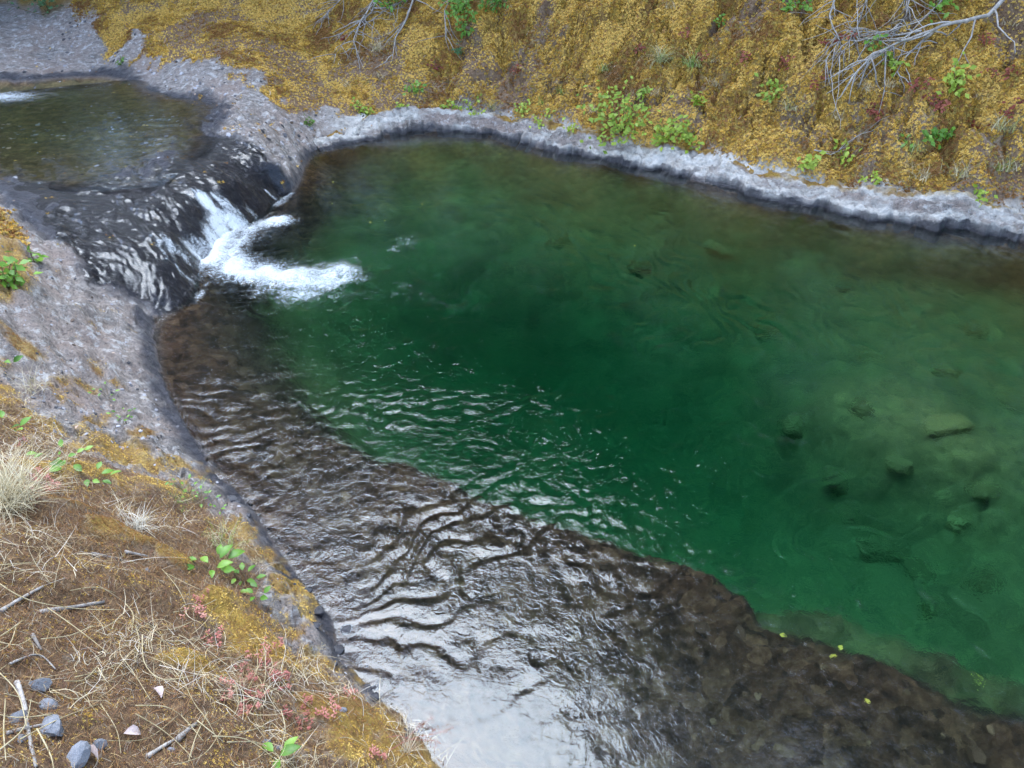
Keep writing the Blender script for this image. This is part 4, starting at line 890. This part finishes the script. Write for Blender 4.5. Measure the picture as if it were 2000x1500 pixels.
# red stonecrop
def stonecrop(seed):
    r = random.Random(seed); V, Fc = [], []
    for i in range(9):
        p = Vector((r.gauss(0, .025), r.gauss(0, .025), 0)); h = r.uniform(.02, .05); top = p + Vector((r.gauss(0, .012), r.gauss(0, .012), h)); tube([p, top], [.0014, .001], 4, V, Fc)
        for k in range(7):
            a = k * 2.4; d = Vector((math.cos(a), math.sin(a), .5)); s = Vector((-d.y, d.x, 0)) * .0035; c = p.lerp(top, .35 + .65 * k / 6); b = len(V)
            V += [c, c + d * .006 + s, c + d * .012, c + d * .006 - s]; Fc.append((b, b + 1, b + 2, b + 3))
    return raw_mesh('red_stonecrop', V, Fc, M_PINK)
M_PINK = simple_mat('pink_stonecrop', [(.2, (.25, .07, .06)), (.5, (.45, .16, .13)), (.8, (.58, .32, .24))], 30, .6, .3, .2)
SCM = [stonecrop(i) for i in range(4)]
SC = [(90, 950), (105, 960), (75, 940), (395, 1175), (500, 1280), (520, 1300), (470, 1310), (540, 1330), (490, 1340), (560, 1340), (515, 1360), (600, 1370), (440, 1355), (640, 1400), (590, 1420), (480, 1400), (530, 1260), (420, 1250), (680, 1360), (730, 1480), (380, 1215), (60, 965), (495, 1385), (560, 1395), (40, 870)]
for i, (u, v) in enumerate(SC):
    o = new_obj('red_stonecrop', SCM[i % 4], None, label='pinkish red stonecrop sprig growing in the near bank moss', cat='plant', group='stonecrop on the near bank'); o.location = hit(u, v); o.rotation_euler = (0, 0, i); s = .9 + .5 * random.random(); o.scale = (s, s, s)
# seed-head grass
def seed_stalk(u0, v0, u1, v1, lift, label, seed, red=False):
    r = random.Random(seed); a = hit(u0, v0); g = hit(u1, v1) if ground(*hit(u1, v1)[:2]) > 0 else Vector(pix(u1, v1)); d = (Vector(CAM) - g).normalized(); 
    D = (Vector(CAM) - a).length; rr = Vector(ray(u1, v1)).normalized(); b = Vector(CAM) + rr * (D * lift)
    e = empty('seed_grass', a, label=label, cat='grass stem', group=None); w = wander(a, b, 7, .02, r, .06); V, Fc = tube([p - a for p in w], [.0016, .0015, .0014, .0012, .001, .0009, .0007], 4)
    new_obj('stalk', raw_mesh('stalk', V, Fc, M_PINK if red else M_STRAW, True), None, parent=e); V, Fc = [], []
    for k in range(26):
        c = w[4].lerp(w[6], r.random()) - a; d = Vector((r.gauss(0, 1), r.gauss(0, 1), r.gauss(.4, .7))).normalized(); q = c + d * r.uniform(.008, .03); tube([c, q], [.0005, .0005], 3, V, Fc)
        tube([q, q + d * .004, q + d * .009], [.0006, .0022, .0004], 4, V, Fc)
    new_obj('seed_head', raw_mesh('seed_head', V, Fc, M_RED if red else M_STRAW, True), None, parent=e)
for i, (a, b, c, d, lab, red) in enumerate([(440, 1100, 470, 1025, 'pale seed-head grass stem rising highest over the dark water', 0), (450, 1105, 480, 1060, 'seed-head grass stem leaning right over dark water', 0), (435, 1095, 432, 1020, 'upright seed-head grass stem above the leafy plant', 0), (455, 1110, 515, 1095, 'seed-head grass stem bent low over the wet rock', 0), (430, 1100, 415, 1040, 'short seed-head grass stem beside the pale tuft', 0),
     (600, 1330, 628, 1262, 'lone seed-head stem against the dark wet rock', 0), (520, 1190, 545, 1165, 'faint seed-head stem at the rock slope', 0), (740, 1480, 885, 1420, 'reddish dry stem with sparse seed clusters over pale water', 1), (745, 1485, 850, 1400, 'upper reddish dry stem with sparse seeds over pale water', 1), (60, 800, 65, 735, 'pale feathery grass stem on the slab', 0), (75, 810, 95, 745, 'feathery grass stem bending right on the slab', 0), (735, 1440, 860, 1450, 'lowest reddish dry stem over pale water', 1)]):
    seed_stalk(a, b, c, d, .97, lab, 60 + i, bool(red))

# ------------------------------------------------------------------ sticks, straws, stones and litter on the near bank
def ground_stick(name, pts, r0, mat, label, seed, cat, lift=.012, group=None, taper=.5, sides=7):
    r = random.Random(seed); P = [hit(u, v) + Vector((0, 0, lift)) for u, v in pts]; a = P[0]; fine = []
    for i in range(len(P) - 1): fine += wander(P[i], P[i + 1], 5, .012, r)[:-1]
    fine.append(P[-1]); n = len(fine)
    for p in fine: p.z = max(p.z, ground(p.x, p.y) + r0 * .6)
    for _ in range(3): fine = [fine[0]] + [(fine[i - 1] + fine[i] * 2 + fine[i + 1]) / 4 for i in range(1, n - 1)] + [fine[-1]]
    V, Fc = tube([p - a for p in fine], [r0 * (1 - taper * i / (n - 1)) * r.uniform(.85, 1.15) for i in range(n)], sides)
    o = new_obj(name, raw_mesh(name, V, Fc, mat, True), None, label=label, cat=cat, group=group); o.location = a; return o
STICKS = [([(35, 1335), (55, 1400), (72, 1500)], .011, 'grey stick standing out beside dark stones in the near thatch'), ([(5, 1195), (45, 1170), (85, 1148)], .010, 'pale forked stick on brown dead moss'), ([(80, 1198), (140, 1190), (205, 1178)], .012, 'thick weathered stick half sunk in dead moss'),
          ([(65, 1242), (82, 1272)], .009, 'short pale broken stick in the thatch'), ([(345, 1450), (385, 1415)], .013, 'short thick pale stick among straws'), ([(290, 1480), (320, 1460), (345, 1445)], .010, 'brown broken stick touching the thick pale one'), ([(15, 1435), (50, 1425), (100, 1415)], .007, 'bleached stick crossing the grey one'),
          ([(180, 1085), (245, 1098)], .012, 'lichen-white stick end in orange moss'), ([(245, 1080), (292, 1090)], .010, 'flaky pale bark stick beside orange moss'), ([(20, 1300), (80, 1275), (110, 1310)], .005, 'thin crooked twig over dead moss')]
for i, (p, r0, lab) in enumerate(STICKS): ground_stick('stick', p, r0, M_TWIG, lab, 1200 + i, 'stick', .01)
r = random.Random(5); SL = 'long dry straw stalk lying across the near bank thatch'
fixed = [[(0, 1150), (60, 1190), (160, 1205), (240, 1205)], [(0, 1120), (90, 1112)], [(20, 1380), (16, 1440), (22, 1500)], [(285, 1255), (283, 1310), (320, 1350), (400, 1330)], [(270, 1405), (330, 1440), (380, 1490)], [(358, 1325), (385, 1390), (412, 1420), (440, 1480)], [(410, 1400), (385, 1450), (372, 1500)], [(390, 1420), (440, 1460)],
         [(140, 1160), (190, 1150), (230, 1165)], [(250, 1190), (268, 1210), (262, 1250)], [(470, 1380), (560, 1350), (610, 1300)], [(50, 1460), (120, 1420), (200, 1390)], [(10, 1480), (60, 1440), (70, 1380)], [(190, 1240), (230, 1220), (275, 1170)], [(100, 1200), (170, 1250), (220, 1290)], [(240, 1290), (270, 1330), (300, 1380)], [(340, 1200), (400, 1190), (450, 1160)], [(150, 1330), (230, 1310), (290, 1260)], [(620, 1460), (680, 1440), (720, 1465)], [(0, 1260), (40, 1270), (70, 1250)]]
for k in range(34):
    u = r.uniform(0, 560); v = r.uniform(1120 + max(0, u - 350) * .8, 1500); a = r.uniform(0, 3.14); L = r.uniform(60, 150)
    fixed.append([(u, v), (u + math.cos(a) * L * .5, v + math.sin(a) * L * .5 + r.uniform(-15, 15)), (u + math.cos(a + .3) * L, v + math.sin(a + .3) * L)])
for i, p in enumerate(fixed): ground_stick('straw_stalk', p, r.uniform(.0016, .0030), M_STRAW, SL, 1300 + i, 'straw', r.uniform(.015, .06), 'straw stalks on the near bank', .4, 5)
def stone_mesh(seed, mat, facet=True):
    import bmesh
    bm = bmesh.new(); bmesh.ops.create_icosphere(bm, subdivisions=2, radius=1); rr = random.Random(seed)
    planes = [(Vector((rr.gauss(0, 1), rr.gauss(0, 1), rr.gauss(0, 1))).normalized(), rr.uniform(.55, .85)) for _ in range(9)]
    for v in bm.verts:
        for n, d in planes:
            k = v.co.dot(n)
            if k > d: v.co -= n * (k - d)
        v.co += Vector((rr.gauss(0, .02), rr.gauss(0, .02), rr.gauss(0, .02)))
    me = bpy.data.meshes.new('stone'); bm.to_mesh(me); bm.free(); me.materials.append(mat); return me
ST = [stone_mesh(i, M_STONE) for i in range(4)]; WS = [stone_mesh(10 + i, M_WETSTONE) for i in range(4)]; BS = [stone_mesh(20 + i, M_BEDSTONE) for i in range(5)]
def put_stone(name, me, p, s, flat, label, cat='stone', group=None, seed=0):
    rr = random.Random(seed); o = new_obj(name, me, None, label=label, cat=cat, group=group); o.location = p
    o.scale = (s * rr.uniform(.8, 1.25), s * rr.uniform(.7, 1.0), s * flat); o.rotation_euler = (rr.uniform(-.3, .3), rr.uniform(-.3, .3), rr.uniform(0, 6.28)); return o
for i, (u, v, s, lab) in enumerate([(78, 1340, .040, 'dark grey angular stone beside the grey stick'), (95, 1383, .042, 'blue-grey stone with a split face below the dark one'), (105, 1425, .050, 'largest flat grey stone near the grey stick'), (36, 1405, .036, 'grey stone left of the grey stick'), (192, 1460, .036, 'slate-grey stone half under straw'), (155, 1480, .05, 'brownish stone at the foot of the thatch'),
     (520, 1452, .022, 'small slate chip beside the pale pebble'), (545, 1462, .020, 'pale pebble beside the young four-leaved plant'), (42, 1445, .02, 'white pebble by the crossing sticks'), (335, 1465, .016, 'tiny white pebble among straws'), (288, 1115, .022, 'pale quartz stone in dead moss'), (670, 1388, .022, 'pale grey stone in golden moss by stonecrop')]):
    put_stone('stone', ST[i % 4], hit(u, v) + Vector((0, 0, s * .2)), s, .7, lab, seed=i)
WSL = 'small black wet stone at the water line under the near bank'
k = 0; rr = random.Random(3)
for i in range(1, 9):
    for j in range(4):
        t = rr.random(); a, b = NS[i], NS[i + 1]; u = lerp(a[0], b[0], t) + rr.gauss(-14, 20); v = lerp(a[1], b[1], t) + rr.gauss(6, 16); p = Vector(pix(u, v)); g_ = ground(p.x, p.y)
        if abs(g_) > .14: continue
        s = .012 + .045 * rr.random() ** 2; put_stone('shore_stone', WS[k % 4], (p.x, p.y, max(g_, -.02) + s * .05), s, .45, WSL, group='wet stones along the near water line', seed=40 + k); k += 1
BSL = 'brown stone lying under shallow water on the near shelf'
for i in range(60):
    u = rr.uniform(480, 1990); lo = np.interp(u, [e[0] for e in EDGE], [e[1] for e in EDGE]) + 20; hi = min(1490, np.interp(u, [300, 500, 650, 840, 900, 2000], [700, 980, 1200, 1440, 1490, 1490]))
    if hi - lo < 10: continue
    v = rr.uniform(lo, hi); p = hitw(u, v)
    if p.z > -.22 or p.z < -.9: continue
    s = .02 + .06 * rr.random() ** 2; put_stone('submerged_stone', BS[i % 5], p + Vector((0, 0, s * .1)), s, .55, BSL, group='stones on the submerged shelf', seed=200 + i)
for i, (u, v, s, lab) in enumerate([(1255, 1140, .16, 'pale yellow flat stone under shallow water at the shelf edge'), (1430, 1235, .10, 'pale submerged stone beside a dark crack')]):
    o = put_stone('submerged_slab', BS[i], hitw(u, v) - Vector((0, 0, .03)), s, .22, lab, seed=300 + i)
M_ALGAE = simple_mat('algae_stone', [(.2, (.07, .07, .025)), (.5, (.15, .15, .05)), (.8, (.25, .24, .08))], 9, .85, .2, 0, .6, .02, vary=.3)
BB = [stone_mesh(80 + i, M_ALGAE) for i in range(4)]
for i, (u, v, s_) in enumerate([(1690, 800, .22), (1760, 900, .16), (1850, 830, .25), (1920, 950, .2), (1880, 1020, .15), (1640, 930, .2), (1720, 1060, .26), (1800, 1110, .2), (1940, 1130, .22), (1560, 830, .2), (1980, 780, .24), (1700, 690, .25), (1850, 720, .22), (1500, 640, .24), (1250, 520, .22), (1100, 470, .2), (900, 420, .2), (1400, 480, .22), (1650, 560, .22), (1900, 640, .2), (700, 400, .18), (1830, 1190, .14), (1660, 1000, .14)]):
    put_stone('sunken_boulder', BB[i % 4], hitw(u, v) - Vector((0, 0, s_ * .2)), s_, .6, 'algae-covered boulder on the floor of the deep green pool', 'boulder', 'boulders on the pool floor', 400 + i)
# leaves on and under the water, curled leaf on the bank
LY = [leaf_mesh('fallen_leaf', .075, .055, M_YLEAF, .1, .05), leaf_mesh('fallen_leaf', .06, .04, M_YLEAF, .2, .1)]
for i, (u, v) in enumerate([(650, 357), (753, 432), (725, 434), (823, 399), (975, 302), (649, 399), (1520, 330), (1240, 480)]):
    p = pix(u, v); o = new_obj('floating_leaf', LY[i % 2], None, label='tiny yellow leaf floating on the far side of the pool', cat='leaf', group='yellow leaves afloat'); o.location = (p[0], p[1], .006); o.rotation_euler = (0, 0, i * 1.3); o.scale = (.45,) * 3
for i, (u, v, lab) in enumerate([(1640, 1278, 'pale yellow leaf sunk beside the cracked tan slab'), (1628, 1286, 'second sunken leaf touching the pale yellow one'), (1520, 1245, 'small orange sunken leaf on the shelf'), (1908, 1342, 'yellow triangular leaf sunk past the shelf end'), (1808, 1193, 'greenish sunken leaf in the deep green water'), (1685, 1375, 'tan sunken leaf on brown shelf rock')]):
    o = new_obj('sunken_leaf', LY[i % 2], None, label=lab, cat='leaf'); o.location = hitw(u, v) + Vector((0, 0, .05)); o.rotation_euler = (.1, .1, i * 2.1); o.scale = (.65,) * 3
DL = leaf_mesh('dry_leaf', .075, .045, M_DRYLEAF, .35, .3)
for i, (u, v, lab) in enumerate([(300, 1352, 'curled pinkish dead leaf on the dark thatch'), (160, 1470, 'tan dead leaf among stones in the thatch'), (245, 1440, 'folded brown dead leaf near straws')]):
    o = new_obj('dry_leaf', DL, None, label=lab, cat='leaf'); o.location = hit(u, v) + Vector((0, 0, .025)); o.rotation_euler = (gnormal(*hit(u, v)[:2]).to_track_quat('Z', 'Y') @ Euler((0, 0, 1.3 + i)).to_quaternion()).to_euler()
